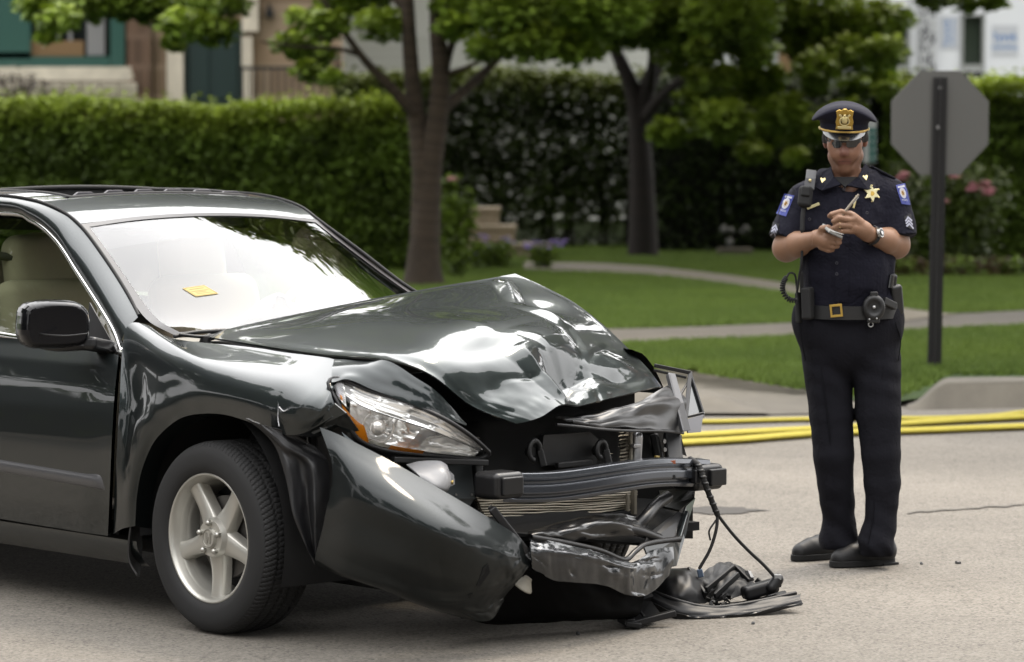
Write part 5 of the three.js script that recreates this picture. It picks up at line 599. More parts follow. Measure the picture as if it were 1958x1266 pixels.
// ---------- the officer ----------
// distance fields meshed with surface nets
function mesh(sdf, mn, mx, h) {
  const nx = Math.ceil((mx.x - mn.x) / h) + 1, ny = Math.ceil((mx.y - mn.y) / h) + 1, nz = Math.ceil((mx.z - mn.z) / h) + 1, F = new Float32Array(nx * ny * nz), id = (i, j, k) => (k * ny + j) * nx + i, p = V(0, 0, 0);
  for (let k = 0; k < nz; k++) for (let j = 0; j < ny; j++) for (let i = 0; i < nx; i++) F[id(i, j, k)] = sdf(p.set(mn.x + i * h, mn.y + j * h, mn.z + k * h));
  const ix = new Int32Array(nx * ny * nz).fill(-1), pos = [], idx = [];
  for (let k = 0; k < nz - 1; k++) for (let j = 0; j < ny - 1; j++) for (let i = 0; i < nx - 1; i++) {
    let n = 0, sx = 0, sy = 0, sz = 0; const c = [];
    for (let q = 0; q < 8; q++) c.push(F[id(i + (q & 1), j + ((q >> 1) & 1), k + (q >> 2))]);
    for (let a = 0; a < 8; a++) for (const b of [a | 1, a | 2, a | 4]) if (b !== a && (c[a] < 0) !== (c[b] < 0)) { const t = c[a] / (c[a] - c[b]); n++; sx += (a & 1) + t * ((b & 1) - (a & 1)); sy += ((a >> 1) & 1) + t * (((b >> 1) & 1) - ((a >> 1) & 1)); sz += (a >> 2) + t * ((b >> 2) - (a >> 2)); }
    if (n) { ix[id(i, j, k)] = pos.length / 3; pos.push(mn.x + (i + sx / n) * h, mn.y + (j + sy / n) * h, mn.z + (k + sz / n) * h); }
  }
  const quad = (a, b, c, d, flip) => { if (a < 0 || b < 0 || c < 0 || d < 0) return; if (flip) idx.push(a, c, b, a, d, c); else idx.push(a, b, c, a, c, d); };
  for (let k = 1; k < nz - 1; k++) for (let j = 1; j < ny - 1; j++) for (let i = 1; i < nx - 1; i++) { const f = F[id(i, j, k)] < 0;
    if (f !== F[id(i + 1, j, k)] < 0) quad(ix[id(i, j - 1, k - 1)], ix[id(i, j, k - 1)], ix[id(i, j, k)], ix[id(i, j - 1, k)], !f);
    if (f !== F[id(i, j + 1, k)] < 0) quad(ix[id(i - 1, j, k - 1)], ix[id(i - 1, j, k)], ix[id(i, j, k)], ix[id(i, j, k - 1)], !f);
    if (f !== F[id(i, j, k + 1)] < 0) quad(ix[id(i - 1, j - 1, k)], ix[id(i, j - 1, k)], ix[id(i, j, k)], ix[id(i - 1, j, k)], !f); }
  const g = new THREE.BufferGeometry(); g.setAttribute('position', new THREE.Float32BufferAttribute(pos, 3)); g.setIndex(idx); const no = new Float32Array(pos.length), e = h * .5;
  for (let i = 0; i < pos.length; i += 3) { const x = pos[i], y = pos[i + 1], z = pos[i + 2]; const a = sdf(p.set(x + e, y, z)) - sdf(p.set(x - e, y, z)), b = sdf(p.set(x, y + e, z)) - sdf(p.set(x, y - e, z)), c = sdf(p.set(x, y, z + e)) - sdf(p.set(x, y, z - e)), l = Math.hypot(a, b, c) || 1; no[i] = a / l; no[i + 1] = b / l; no[i + 2] = c / l; }
  g.setAttribute('normal', new THREE.BufferAttribute(no, 3)); return boxUV(g);
}
const T1 = V(0, 0, 0), T2 = V(0, 0, 0);
const cap = (p, a, b, r0, r1) => { T1.subVectors(p, a); T2.subVectors(b, a); const t = clamp(T1.dot(T2) / T2.lengthSq()); return Math.sqrt(Math.max(0, T1.addScaledVector(T2, -t).lengthSq())) - lerp(r0, r1, t); };
const ell = (p, c, rx, ry, rz) => { const x = (p.x - c.x) / rx, y = (p.y - c.y) / ry, z = (p.z - c.z) / rz, k = Math.hypot(x, y, z); return (k - 1) * Math.min(rx, ry, rz) * (k < 1 ? 1 : .85 + .15 / k); };
const smin = (a, b, k) => { const h = Math.max(k - Math.abs(a - b), 0) / k; return Math.min(a, b) - h * h * k * .25; };
const OO = atY(1614, 1083, 0), OD = -OO.z, L = (u, v, z = 0) => atD(u, v, OD - z).sub(OO);
const off = thing('person', 'police officer in dark navy uniform and peaked cap, writing in a notepad', 'person', OO.clone());
const U = { shirt: phy(.021, .021, .038, { roughness: .85, specularIntensity: .3 }), trouser: phy(.021, .021, .029, { roughness: .9, specularIntensity: .25 }), skin: std(1, 1, 1, .55, 0, { vertexColors: true }), gold: std(.50, .33, .08, .34, .85), goldL: std(.66, .56, .28, .35, .6), leather: phy(.010, .010, .011, { roughness: .5, clearcoat: .1, clearcoatRoughness: .2 }), nylon: std(.014, .014, .015, .8), shine: phy(.012, .013, .016, { roughness: .25, clearcoat: 1, clearcoatRoughness: .14 }), shoe: phy(.026, .026, .028, { roughness: .5, specularIntensity: .6 }), sole: std(.012, .012, .012, .85), steel: C.steel, white: std(.72, .72, .72, .7) };
{ const tw = dataTex(256, (u, v) => { const m = .5 + .25 * tile(u, v, 3, 7) + .2 * tile(u, v, 8, 2); return [m, m, m]; }, 2.2, false); U.trouser.bumpMap = tw; U.trouser.bumpScale = .005; U.shirt.bumpMap = tw; U.shirt.bumpScale = .008; }
// joints
const shL = L(1539, 380, -.02), shR = L(1702, 376, -.02), elL = L(1504, 474, .03), elR = L(1713, 468, .02), wrL = L(1562, 456, .20), wrR = L(1660, 447, .19), neck0 = L(1622, 362, -.01), neck1 = L(1617, 310, .0);
// head frame
const HC = L(1616, 267, .015), HR = new THREE.Matrix4().makeRotationFromEuler(new THREE.Euler(.20, -.14, .03, 'YXZ')), HI = HR.clone().invert(), hp = V(0, 0, 0), HS = .97;
const toHead = (p) => hp.copy(p).sub(HC).applyMatrix4(HI).divideScalar(HS), fromHead = (x, y, z) => V(x, y, z).multiplyScalar(HS).applyMatrix4(HR).add(HC);
const E3 = (x, y, z) => V(x, y, z), HV = [E3(0, .04, -.012), E3(0, -.04, .018), E3(0, -.105, .062), E3(.044, -.068, .004), E3(.042, -.012, .058), E3(0, .012, .086), E3(0, -.030, .108), E3(.012, -.036, .094), E3(-.036, .020, .080), E3(.036, .020, .080), E3(-.022, -.064, .084), E3(.022, -.064, .084), E3(-.019, -.0745, .083), E3(.019, -.0745, .083), E3(.079, -.004, -.012), E3(.034, .002, .092), E3(0, -.052, .088), E3(.032, -.045, .068)], HM = V(0, 0, 0);
function headS(p) { const q = toHead(p); HM.set(Math.abs(q.x), q.y, q.z); const m = HM.clone(), c = q.clone();
  let d = ell(c, HV[0], .077, .096, .097); d = smin(d, ell(c, HV[1], .057, .078, .072), .03); d = smin(d, c.distanceTo(HV[2]) - .027, .03); d = smin(d, m.distanceTo(HV[3]) - .026, .03); d = smin(d, m.distanceTo(HV[4]) - .026, .03); d = smin(d, cap(c, HV[8], HV[9], .013, .013), .02);
  d = Math.max(d, -smin(1, m.distanceTo(HV[15]) - .017, .001) - .004) ; d = smin(d, cap(c, HV[5], HV[6], .010, .0155), .014); d = smin(d, m.distanceTo(HV[7]) - .0095, .010); d = smin(d, m.distanceTo(HV[17]) - .017, .035);
  d = smin(d, ell(c, HV[16], .026, .016, .010), .03); d = smin(d, cap(c, HV[10], HV[11], .0062, .0062), .006); d = smin(d, cap(c, HV[12], HV[13], .0072, .0072), .005); const ear = ell(m, HV[14], .012, .032, .021); d = smin(d, Math.max(ear, -(m.distanceTo(V(.092, -.002, -.006)) - .012)), .012); return d * HS; }
const neckS = (p) => smin(cap(p, neck0, neck1, .060, .055), cap(p, L(1600, 372, -.02), L(1644, 372, -.02), .04, .04), .04);
// hands
const fingers = (list) => (p) => { let d = 9; for (const f of list) { let e = 9; for (let i = 0; i < f.length - 1; i++) e = Math.min(e, cap(p, f[i][0], f[i + 1][0], f[i][1], f[i + 1][1])); d = Math.min(d, e); } return d; };
const FG = (...a) => a.map(([u, v, z, r]) => [L(u, v, z), r]);
const fR = fingers([FG([1630, 411, .235, .0125], [1608, 405, .258, .0115], [1590, 410, .262, .0105], [1586, 413, .252, .009]), FG([1627, 421, .245, .0125], [1604, 417, .272, .0118], [1594, 423, .268, .0102], [1600, 428, .255, .009]), FG([1626, 432, .245, .0122], [1604, 430, .270, .0112], [1596, 435, .264, .010], [1602, 440, .252, .009]), FG([1628, 442, .238, .011], [1609, 442, .258, .010], [1601, 446, .252, .0092], [1606, 450, .243, .008]), FG([1645, 424, .222, .0145], [1626, 409, .232, .0128], [1604, 409, .240, .011], [1590, 415, .246, .0098])]);
const palmR = [L(1652, 440, .205), L(1634, 428, .232)];
const handR = (p) => smin(smin(cap(p, wrR, palmR[0], .0305, .031), Math.min(cap(p, palmR[0], L(1632, 419, .232), .029, .022), cap(p, palmR[0], L(1634, 436, .232), .029, .022)), .02), fR(p), .008);
const fL = fingers([FG([1580, 450, .238, .0125], [1598, 455, .246, .0115], [1606, 456, .236, .0102], [1604, 452, .224, .009]), FG([1578, 459, .236, .0125], [1596, 464, .244, .0115], [1605, 464, .234, .010], [1602, 460, .222, .009]), FG([1576, 467, .230, .012], [1592, 472, .236, .0108], [1601, 471, .228, .0095], [1598, 467, .216, .0085]), FG([1570, 473, .222, .011], [1584, 479, .226, .0098], [1592, 478, .220, .0088], [1590, 474, .210, .008]), FG([1568, 448, .222, .0145], [1572, 437, .240, .0128], [1584, 435, .252, .0112], [1594, 440, .258, .0098])]);
const handL = (p) => smin(smin(cap(p, wrL, L(1572, 458, .215), .031, .030), cap(p, L(1570, 454, .214), L(1580, 462, .228), .027, .025), .02), fL(p), .008);
const armS = (p) => Math.min(smin(cap(p, shL, elL, .062, .054), smin(cap(p, elL, elL.clone().lerp(wrL, .35), .046, .045), cap(p, elL.clone().lerp(wrL, .35), wrL, .045, .029), .03), .03), smin(cap(p, shR, elR, .062, .054), smin(cap(p, elR, elR.clone().lerp(wrR, .35), .047, .046), cap(p, elR.clone().lerp(wrR, .35), wrR, .046, .029), .03), .03));
const hipL = L(1583, 660, -.02), hipR = L(1668, 660, .01), knL = L(1594, 860, .01), knR = L(1681, 858, .05), anL = L(1605, 1030, -.06), anR = L(1676, 1040, .06);
const coreS = (p) => { let d = cap(p, L(1622, 400, -.02), L(1624, 600, .0), .11, .12); d = smin(d, cap(p, shL, shR, .045, .045), .05); d = smin(d, neckS(p), .05); d = smin(d, armS(p), .03); for (const [a, b, c] of [[hipL, knL, anL], [hipR, knR, anR]]) { d = smin(d, cap(p, a, b, .075, .055), .05); d = smin(d, cap(p, b, c, .052, .038), .03); } return d; };
{
  const gCore = mesh((p) => { let d = coreS(p); d = smin(d, handR(p), .01); d = smin(d, handL(p), .01); return Math.max(d, p.y - neck1.y + .02); }, V(-.36, .06, -.16), V(.36, 1.62, .3), .0125);
  const headAll = (p) => smin(headS(p), neckS(p), .018); const gHead = mesh((p) => Math.max(headAll(p), neck0.y - .03 - p.y), V(HC.x - .13, neck0.y - .04, HC.z - .15), V(HC.x + .13, HC.y + .16, HC.z + .16), .0042);
  const hb = (f, c) => mesh((p) => f(p), c.clone().add(V(-.085, -.085, -.085)), c.clone().add(V(.09, .085, .08)), .003);
  const gR = hb((p) => Math.max(smin(handR(p), armS(p), .012), (p.x - wrR.x - .02)), L(1622, 432, .235)), gL = hb((p) => Math.max(smin(handL(p), armS(p), .012), wrL.x - .02 - p.x), L(1588, 458, .228));
  const g = join([gCore, gHead, gR, gL]); const P_ = g.attributes.position, col = new Float32Array(P_.count * 3), p = V(0, 0, 0);
  for (let i = 0; i < P_.count; i++) { p.fromBufferAttribute(P_, i); let c = [.52, .275, .16]; const n = 1 + .10 * noise(p.x * 40, p.y * 40, p.z * 40) + .05 * noise(p.x * 150, p.y * 150, p.z * 150); if (p.y > neck0.y - .03) { const q = toHead(p); const st = smooth(-.035, -.07, q.y) * smooth(-.02, .03, q.z) * .14; c = [.50, .24, .14]; if (Math.abs(q.x) > .07) c = [.54, .22, .145]; if (q.y < .0 && q.y > -.045 && q.z > .085 && Math.abs(q.x) < .02) c = [.46, .20, .14]; c = c.map((x, k) => x * (1 - st * [.75, .55, .35][k])); if (q.z > .07 && q.y < -.058 && q.y > -.082 && Math.abs(q.x) < .026) c = [.46, .19, .14]; if (q.z > .06 && Math.abs(q.y + .0692) < .0022 && Math.abs(q.x) < .026) c = [.22, .09, .065]; } col.set(c.map((x) => x * n), i * 3); }
  g.setAttribute('color', new THREE.BufferAttribute(col, 3)); part('body', g, U.skin, off);
  part('hair', mesh((p) => { const q = toHead(p); return Math.max(headS(p) - .003, -(q.y + .012 + (q.z > .03 ? .2 : 0)), -(-q.z + .028)); }, V(HC.x - .13, HC.y - .06, HC.z - .14), V(HC.x + .13, HC.y + .14, HC.z + .1), .005), std(.05, .04, .035, .9), off);
}
// shirt
const fold = (p, k, s) => k * noise(p.x * s, p.y * s * .7, p.z * s);
const slL = shL.clone().lerp(elL, .98).add(V(-.004, .02, 0)), slR = shR.clone().lerp(elR, 1.0).add(V(.012, .022, 0));
const hemCut = (p, a, b) => { T1.subVectors(p, b); T2.subVectors(b, a).normalize(); return T1.dot(T2); };
const waist = L(1622, 588, 0).y;
function torso(p) { let d = ell(p, L(1621, 432, -.01), .178, .205, .122); d = smin(d, ell(p, L(1624, 525, .03), .174, .165, .138), .09); d = smin(d, cap(p, L(1538, 386, -.02), L(1702, 381, -.02), .060, .060), .07); d = smin(d, cap(p, L(1596, 350, -.025), L(1646, 346, -.025), .056, .056), .09); return smin(d, cap(p, L(1590, 600, .0), L(1660, 600, .0), .125, .125), .06); }
function shirtS(p) { let d = torso(p); const sl = Math.max(cap(p, shL, slL, .068, .073), hemCut(p, shL, slL) ), sr = Math.max(cap(p, shR, slR, .068, .076), hemCut(p, shR, slR)); d = smin(d, sl, .035); d = smin(d, sr, .035); d += fold(p, .009, 9) + fold(p, .004, 24); d = Math.max(d, waist - .012 - p.y); const col = cap(p, neck0.clone().add(V(-.0, .02, .035)), neck1.clone().add(V(0, .1, .06)), .064, .075); d = Math.max(d, -col); return Math.max(d, p.y - L(1620, 322).y); }
const shirt = part('shirt', mesh(shirtS, V(-.40, waist - .04, -.2), V(.40, neck1.y + .02, .24), .0085), U.shirt, off);
{ // placket, pockets, collar
  const front = (u, v, o = .004) => { const a = L(u, v, 0); let z = .26; const q = V(a.x, a.y, z); for (let i = 0; i < 60; i++) { const s = L(u, v, z); const d = shirtS(s); if (d < .0005) break; z -= Math.max(d * .8, .001); if (z < -.05) { z = -.05; break; } } return L(u, v, z + o); };
  const sheet = (pts, o = .003, nu = 10, nv = 8) => grid((u, v) => { const a = lerp(lerp(pts[0][0], pts[1][0], u), lerp(pts[3][0], pts[2][0], u), v), b = lerp(lerp(pts[0][1], pts[1][1], u), lerp(pts[3][1], pts[2][1], u), v); return front(a, b, o); }, nu, nv);
  off.userData.front = front;
  part('placket', sheet([[1603, 375], [1626, 375], [1622, 578], [1596, 578]], .004, 6, 30), U.shirt, shirt);
  const flap = (x0, y0, x1, y1, d) => grid((u, v) => { const x = lerp(x0, x1, u), y = lerp(lerp(y0, y1, u), lerp(y0, y1, u) + d + 5 * Math.sin(Math.PI * u) * (1 - Math.abs(2 * u - 1)), v); return front(x, y, .005 + .002 * v); }, 16, 6);
  part('pocket_flap', flap(1537, 419, 1590, 405, 22), U.shirt, shirt); part('pocket_flap', flap(1648, 396, 1692, 398, 27), U.shirt, shirt);
  part('pocket', sheet([[1540, 440], [1588, 428], [1590, 470], [1548, 478]], .004), U.shirt, shirt); part('pocket', sheet([[1650, 420], [1692, 424], [1690, 470], [1655, 465]], .004), U.shirt, shirt);
  [[1614, 362], [1600, 503], [1600, 524], [1548, 419], [1658, 407]].forEach(([u, v]) => { const q = front(u, v, .007); part('button', put(new THREE.TorusGeometry(.0046, .0016, 6, 14), q.x, q.y, q.z), std(.10, .10, .13, .4), shirt); });
  const collar = (s) => { const c = s < 0 ? [[1588, 318], [1576, 331], [1556, 356], [1572, 364], [1608, 352], [1594, 338]] : [[1655, 312], [1668, 330], [1676, 358], [1660, 362], [1620, 354], [1642, 338]]; const zz = [.03, .03, .07, .095, .115, .09]; return plate(c.map(([u, v], i) => L(u, v, zz[i])), .008); };
  part('collar', [collar(-1), collar(1), grid((u, v) => { const a = lerp(-2.2, Math.PI + 2.2 - Math.PI * .0, u) ; const t = lerp(-.25, Math.PI + .25, u) + Math.PI; return V(neck0.x + Math.cos(t) * .074, neck0.y + .035 + .03 * v + .012 * Math.sin(t) , neck0.z + Math.sin(t) * .07 + .0); }, 30, 3, .006)], U.shirt, shirt);
  part('undershirt', plate([L(1594, 338, .07), L(1640, 338, .07), L(1616, 358, .098)], .006), std(.008, .008, .010, .9), off);
  const chev = (u, v, r) => { const q = L(u, v, .102); part('collar_pin', put(extr([[0, -.02], [-.018, .012], [-.012, .020], [0, .010], [.013, .022], [.02, .010]], .002, .001), q.x, q.y, q.z, -.5, r, r, .55), U.goldL, shirt); }; chev(1573, 345, -.25); chev(1655, 340, .25);
  const star = []; for (let i = 0; i < 12; i++) { const a = Math.PI / 2 + i * Math.PI / 6, r = i % 2 ? .0165 : .032; star.push([Math.cos(a) * r, Math.sin(a) * r]); }
  const sp = front(1667, 370, .006); const st = part('star_badge', put(extr(star, .003, .002), sp.x, sp.y, sp.z, -.2, .25, .12), std(.72, .66, .40, .32, .6), shirt); part('badge_seal', put(new THREE.CylinderGeometry(.009, .009, .003, 20), sp.x + .001, sp.y, sp.z + .005, Math.PI / 2 - .2, 0, 0), U.gold, st);
  for (let i = 0; i < 6; i++) { const a = Math.PI / 2 + i * Math.PI / 3; part('star_tip', put(new THREE.SphereGeometry(.0032, 8, 6), sp.x + Math.cos(a) * .031, sp.y + Math.sin(a) * .031, sp.z + .003), U.goldL, st); }
  const nb = front(1555, 394, .007); part('name_bar', put(new RoundedBoxGeometry(.052, .0115, .003, 2, .001), nb.x, nb.y, nb.z, 0, 0, .38), std(1.6, 1.45, .8, .35, .2), shirt);
  const tb = [front(1638, 374, .010), front(1632, 398, .010)]; part('tie_bar', bar(tb[0], tb[1], .007, .005, .001), U.goldL, shirt);
  // shoulder patches and rank chevrons, printed cloth
  const patchT = (fl) => canvasTex(128, 160, (c, w, h) => { c.fillStyle = '#5a66c0'; c.fillRect(0, 0, w, h); c.fillStyle = '#3c4aa8'; c.beginPath(); c.moveTo(8, 8); c.lineTo(120, 8); c.lineTo(120, 104); c.lineTo(64, 152); c.lineTo(8, 104); c.fill(); c.fillStyle = '#e9eaf6'; c.beginPath(); c.arc(64, 70, 42, 0, 7); c.fill(); c.fillStyle = '#d9a43a'; c.beginPath(); for (let i = 0; i < 16; i++) { const a = i * Math.PI / 8, r = i % 2 ? 14 : 32; c.lineTo(64 + Math.cos(a) * r, 70 + Math.sin(a) * r); } c.fill(); c.fillStyle = '#7a5a28'; c.fillRect(56, 58, 16, 26); c.fillStyle = '#e9ebfa'; c.fillRect(18, 12, 92, 15); c.font = 'bold 22px sans-serif'; c.textAlign = 'center'; c.fillText('POLICE', 64, 132); });
  const rankT = canvasTex(96, 128, (c, w, h) => { c.fillStyle = '#161722'; c.fillRect(0, 0, w, h); c.strokeStyle = '#d8daf0'; c.lineWidth = 17; for (let i = 0; i < 3; i++) { c.beginPath(); c.moveTo(4, 58 + i * 30); c.lineTo(48, 22 + i * 30); c.lineTo(92, 58 + i * 30); c.stroke(); } });
  const cloth = (name, pts, tex, nu = 8, nv = 8) => { const g = sheet(pts, .004, nu, nv), uv = g.attributes.uv; for (let i = 0; i < uv.count; i++) uv.setXY(i, (i % (nu + 1)) / nu, 1 - Math.floor(i / (nu + 1)) / nv); part(name, g, std(1, 1, 1, .85, 0, { map: tex }), shirt); };
  cloth('sleeve_patch', [[1500, 370], [1519, 374], [1503, 414], [1484, 408]], patchT()); cloth('sleeve_patch', [[1713, 354], [1731, 350], [1741, 392], [1724, 390]], patchT());
  cloth('rank_chevron', [[1478, 424], [1490, 428], [1483, 456], [1472, 452]], rankT); cloth('rank_chevron', [[1729, 414], [1742, 408], [1748, 440], [1733, 434]], rankT);
  // shoulder straps, radio microphone and its cord
  part('shoulder_strap', bar(L(1664, 318, .0), L(1710, 342, -.01), .045, .010, .004), U.shirt, shirt);
  part('radio_strap', [bar(L(1552, 326, .03), L(1550, 343, .085), .040, .008, .002, V(0, .6, 1)), bar(L(1550, 342, .086), L(1547, 362, .108), .040, .008, .002, V(0, .3, 1))], std(.10, .10, .11, .6), shirt); { const q = L(1549, 345, .10); part('snap', put(new THREE.SphereGeometry(.006, 10, 8), q.x, q.y, q.z, 0, 0, 0, V(1, 1, .5)), U.goldL, shirt); }
  const mc = L(1540, 376, .115); part('radio_mic', [put(new RoundedBoxGeometry(.056, .084, .036, 5, .017), mc.x, mc.y, mc.z, -.15, 0, -.12), put(new RoundedBoxGeometry(.036, .04, .02, 3, .008), mc.x, mc.y + .02, mc.z + .012, -.15, 0, -.12), capped([L(1538, 394, .11), L(1535, 415, .12), L(1534, 440, .13)], .009, 12, 8)], U.nylon, off);
  part('radio_cord', tube([L(1534, 438, .13), L(1533, 500, .15), L(1528, 530, .13), L(1524, 560, .11)], .005, 30, 6), U.nylon, off);
  const coil = []; const cpath = crv([L(1524, 575, .12), L(1508, 572, .13), L(1497, 556, .13), L(1498, 540, .13), L(1504, 530, .12)]); for (let i = 0; i <= 240; i++) { const t = i / 240, c = cpath.getPoint(t), tn = cpath.getTangent(t), s = V(0, 0, 1), q = tn.clone().cross(s), a = t * 2 * Math.PI * 15; coil.push(c.addScaledVector(s, Math.cos(a) * .0085).addScaledVector(q, Math.sin(a) * .0085)); }
  part('coiled_cord', [new THREE.TubeGeometry(new THREE.CatmullRomCurve3(coil), 420, .0034, 5), tube([coil[240], L(1510, 522, .11), L(1519, 524, .11), L(1523, 545, .10), L(1526, 575, .10)], .004, 24, 6)], U.nylon, off);
}
// trousers
const wTop = L(1622, 582, 0).y;
const LEGS = [[[1580, 700, -.01, .096], [1589, 794, .0, .0845], [1595, 870, .01, .080], [1598, 925, -.01, .071], [1605, 997, -.045, .063], [1603, 1034, -.05, .078]], [[1677, 700, .015, .097], [1680, 794, .035, .0865], [1684, 870, .05, .0775], [1687, 925, .05, .071], [1685, 990, .055, .060], [1675, 1040, .07, .074]]].map((l) => l.map(([u, v, z, r]) => [L(u, v, z), r]));
const trS = (p) => { let d = smin(ell(p, L(1624, 648, -.005), .193, .15, .140), cap(p, L(1575, 600, 0), L(1668, 600, 0), .115, .115), .08); const chain = (k) => { let e = 9; for (let i = 0; i < k.length - 1; i++) e = smin(e, cap(p, k[i][0], k[i + 1][0], k[i][1], k[i + 1][1]), .012); return e; }; const lg = chain(LEGS[0]), q = chain(LEGS[1]); d = Math.min(smin(d, lg, .04), smin(d, q, .04)); d += .0025 * Math.sin(p.y * 62 + p.x * 34 + 5 * noise(p.x * 5, p.y * 4, 2)) * smooth(.62, .70, p.y) * smooth(.88, .78, p.y) * smooth(0, .06, p.z) + .004 * Math.sin(p.y * 60 + p.x * 70 + 5 * noise(p.x * 7, p.y * 5, 4)) * smooth(.20, .08, p.y); d += fold(p, .005, 5) + fold(p, .003, 17) + .0025 * Math.sin((p.y + p.x * .7) * 60) * smooth(.30, .05, Math.abs(p.y - .13)) ; d = Math.max(d, p.y - wTop); return Math.max(d, (p.x < .05 ? .065 : .05) - .12 * (p.x - .04) * 0 - p.y); };
const tro = part('trousers', mesh(trS, V(-.30, .03, -.22), V(.34, wTop + .03, .24), .0095), U.trouser, off);
part('crease', [[[1570, 700], [1588, 850], [1592, 1000], [1590, 1035]], [[1690, 700], [1668, 850], [1672, 960], [1660, 1040]]].map((l) => tube(l.map(([u, v]) => { let z = .26; for (let i = 0; i < 60; i++) { const d = trS(L(u, v, z)); if (d < .0005) break; z -= Math.max(.001, d * .8); } return L(u, v, z - .0015); }), .0028, 30, 5)), U.trouser, tro);
part('pocket_seam', [tube([L(1530, 618, .11), L(1533, 650, .09), L(1540, 690, .07)], .0025, 12, 5), tube([L(1712, 618, .11), L(1722, 650, .06), L(1718, 690, .07)], .0025, 12, 5)], U.trouser, tro);
// belt and what hangs on it
{
  const c = L(1622, 593, .005); const ring = (r, y0, y1, th) => grid((u, v) => { const a = u * 6.2832; const rx = .196 + th, rz = .158 + th; return V(c.x + Math.cos(a) * rx, c.y + lerp(y0, y1, v) - .01 * Math.cos(a) * 0 - .004 * Math.sin(a), c.z + Math.sin(a) * rz); }, 60, 4, .006);
  const belt = part('belt', ring(0, -.026, .026, 0), U.leather, off); const fz = (u) => { const x = L(u, 593, 0).x - c.x; return c.z + .160 * Math.sqrt(Math.max(0, 1 - x * x / .197 / .197)); };
  const at = (u, v, o = 0) => { const p = L(u, v, 0); const z = fz(u) + o; return L(u, v, z); };
  const bk = new THREE.Shape([V2(-.029, -.03), V2(.029, -.03), V2(.029, .03), V2(-.029, .03)]); bk.holes.push(new THREE.Path([V2(-.021, -.021), V2(-.021, .021), V2(.021, .021), V2(.021, -.021)])); const q = at(1599, 594, .004); part('buckle', [put(new THREE.ExtrudeGeometry(bk, { depth: .004, bevelEnabled: true, bevelSize: .001, bevelThickness: .001 }), q.x, q.y, q.z, 0, -.12, .1, .8)], U.gold, belt);
  const rd = L(1545, 580, .12); part('radio_pouch', [put(new RoundedBoxGeometry(.040, .125, .05, 3, .01), rd.x, rd.y, rd.z, 0, -.5, .04), put(new RoundedBoxGeometry(.014, .08, .02, 3, .006), L(1533, 530, .1).x, L(1533, 540, .1).y, .10 + .0), put(new RoundedBoxGeometry(.022, .12, .04, 3, .008), L(1530, 590, .07).x, L(1530, 588, .07).y, .07, 0, -.9, .05)], U.nylon, belt);
  const hc = at(1671, 588, .03); part('cuff_case', [put(lathe([[.012, -.012], [.040, -.012], [.044, -.004], [.044, .006], [.036, .014], [.026, .016], [.024, .008], [.012, .008], [.0, .008]], 28), hc.x, hc.y, hc.z, Math.PI / 2, 0, 0, V(1, 1, 1.15)), put(new RoundedBoxGeometry(.03, .02, .02, 2, .005), hc.x, hc.y + .052, hc.z), put(new RoundedBoxGeometry(.05, .03, .016, 2, .006), hc.x - .002, hc.y - .046, hc.z)], U.leather, belt); part('stud', put(new THREE.SphereGeometry(.007, 12, 8), hc.x, hc.y + .002, hc.z + .012), std(.5, .5, .5, .3, .8), belt); for (const [dx, dy] of [[-.018, -.045], [.010, -.042]]) part('stud', put(new THREE.SphereGeometry(.004, 8, 6), hc.x + dx, hc.y + dy, hc.z + .012), std(.4, .4, .4, .3, .8), belt); part('key_ring', put(new THREE.TorusGeometry(.009, .0025, 8, 18), hc.x - .012, hc.y - .066, hc.z + .004), std(.3, .3, .3, .3, .9), belt);
  const h0 = L(1706, 560, .04); part('holster', [put(new RoundedBoxGeometry(.055, .12, .07, 4, .014), L(1708, 572, .03).x, L(1708, 572, .03).y, .04, .1, .5, .12), put(new RoundedBoxGeometry(.04, .075, .05, 4, .014), L(1702, 545, .05).x, L(1702, 540, .05).y, .055, .2, .4, -.1), put(new RoundedBoxGeometry(.034, .15, .05, 3, .01), L(1712, 590, 0).x, L(1712, 580, 0).y, .0, 0, .8, .06), bar(L(1690, 575, .15), L(1712, 586, .10), .02, .03, .005)], U.leather, belt); part('holster_clip', [put(new THREE.CylinderGeometry(.012, .013, .05, 14), L(1703, 538, .09).x, L(1703, 538, .09).y, .09, 0, 0, -.15)], U.shine, belt);
}
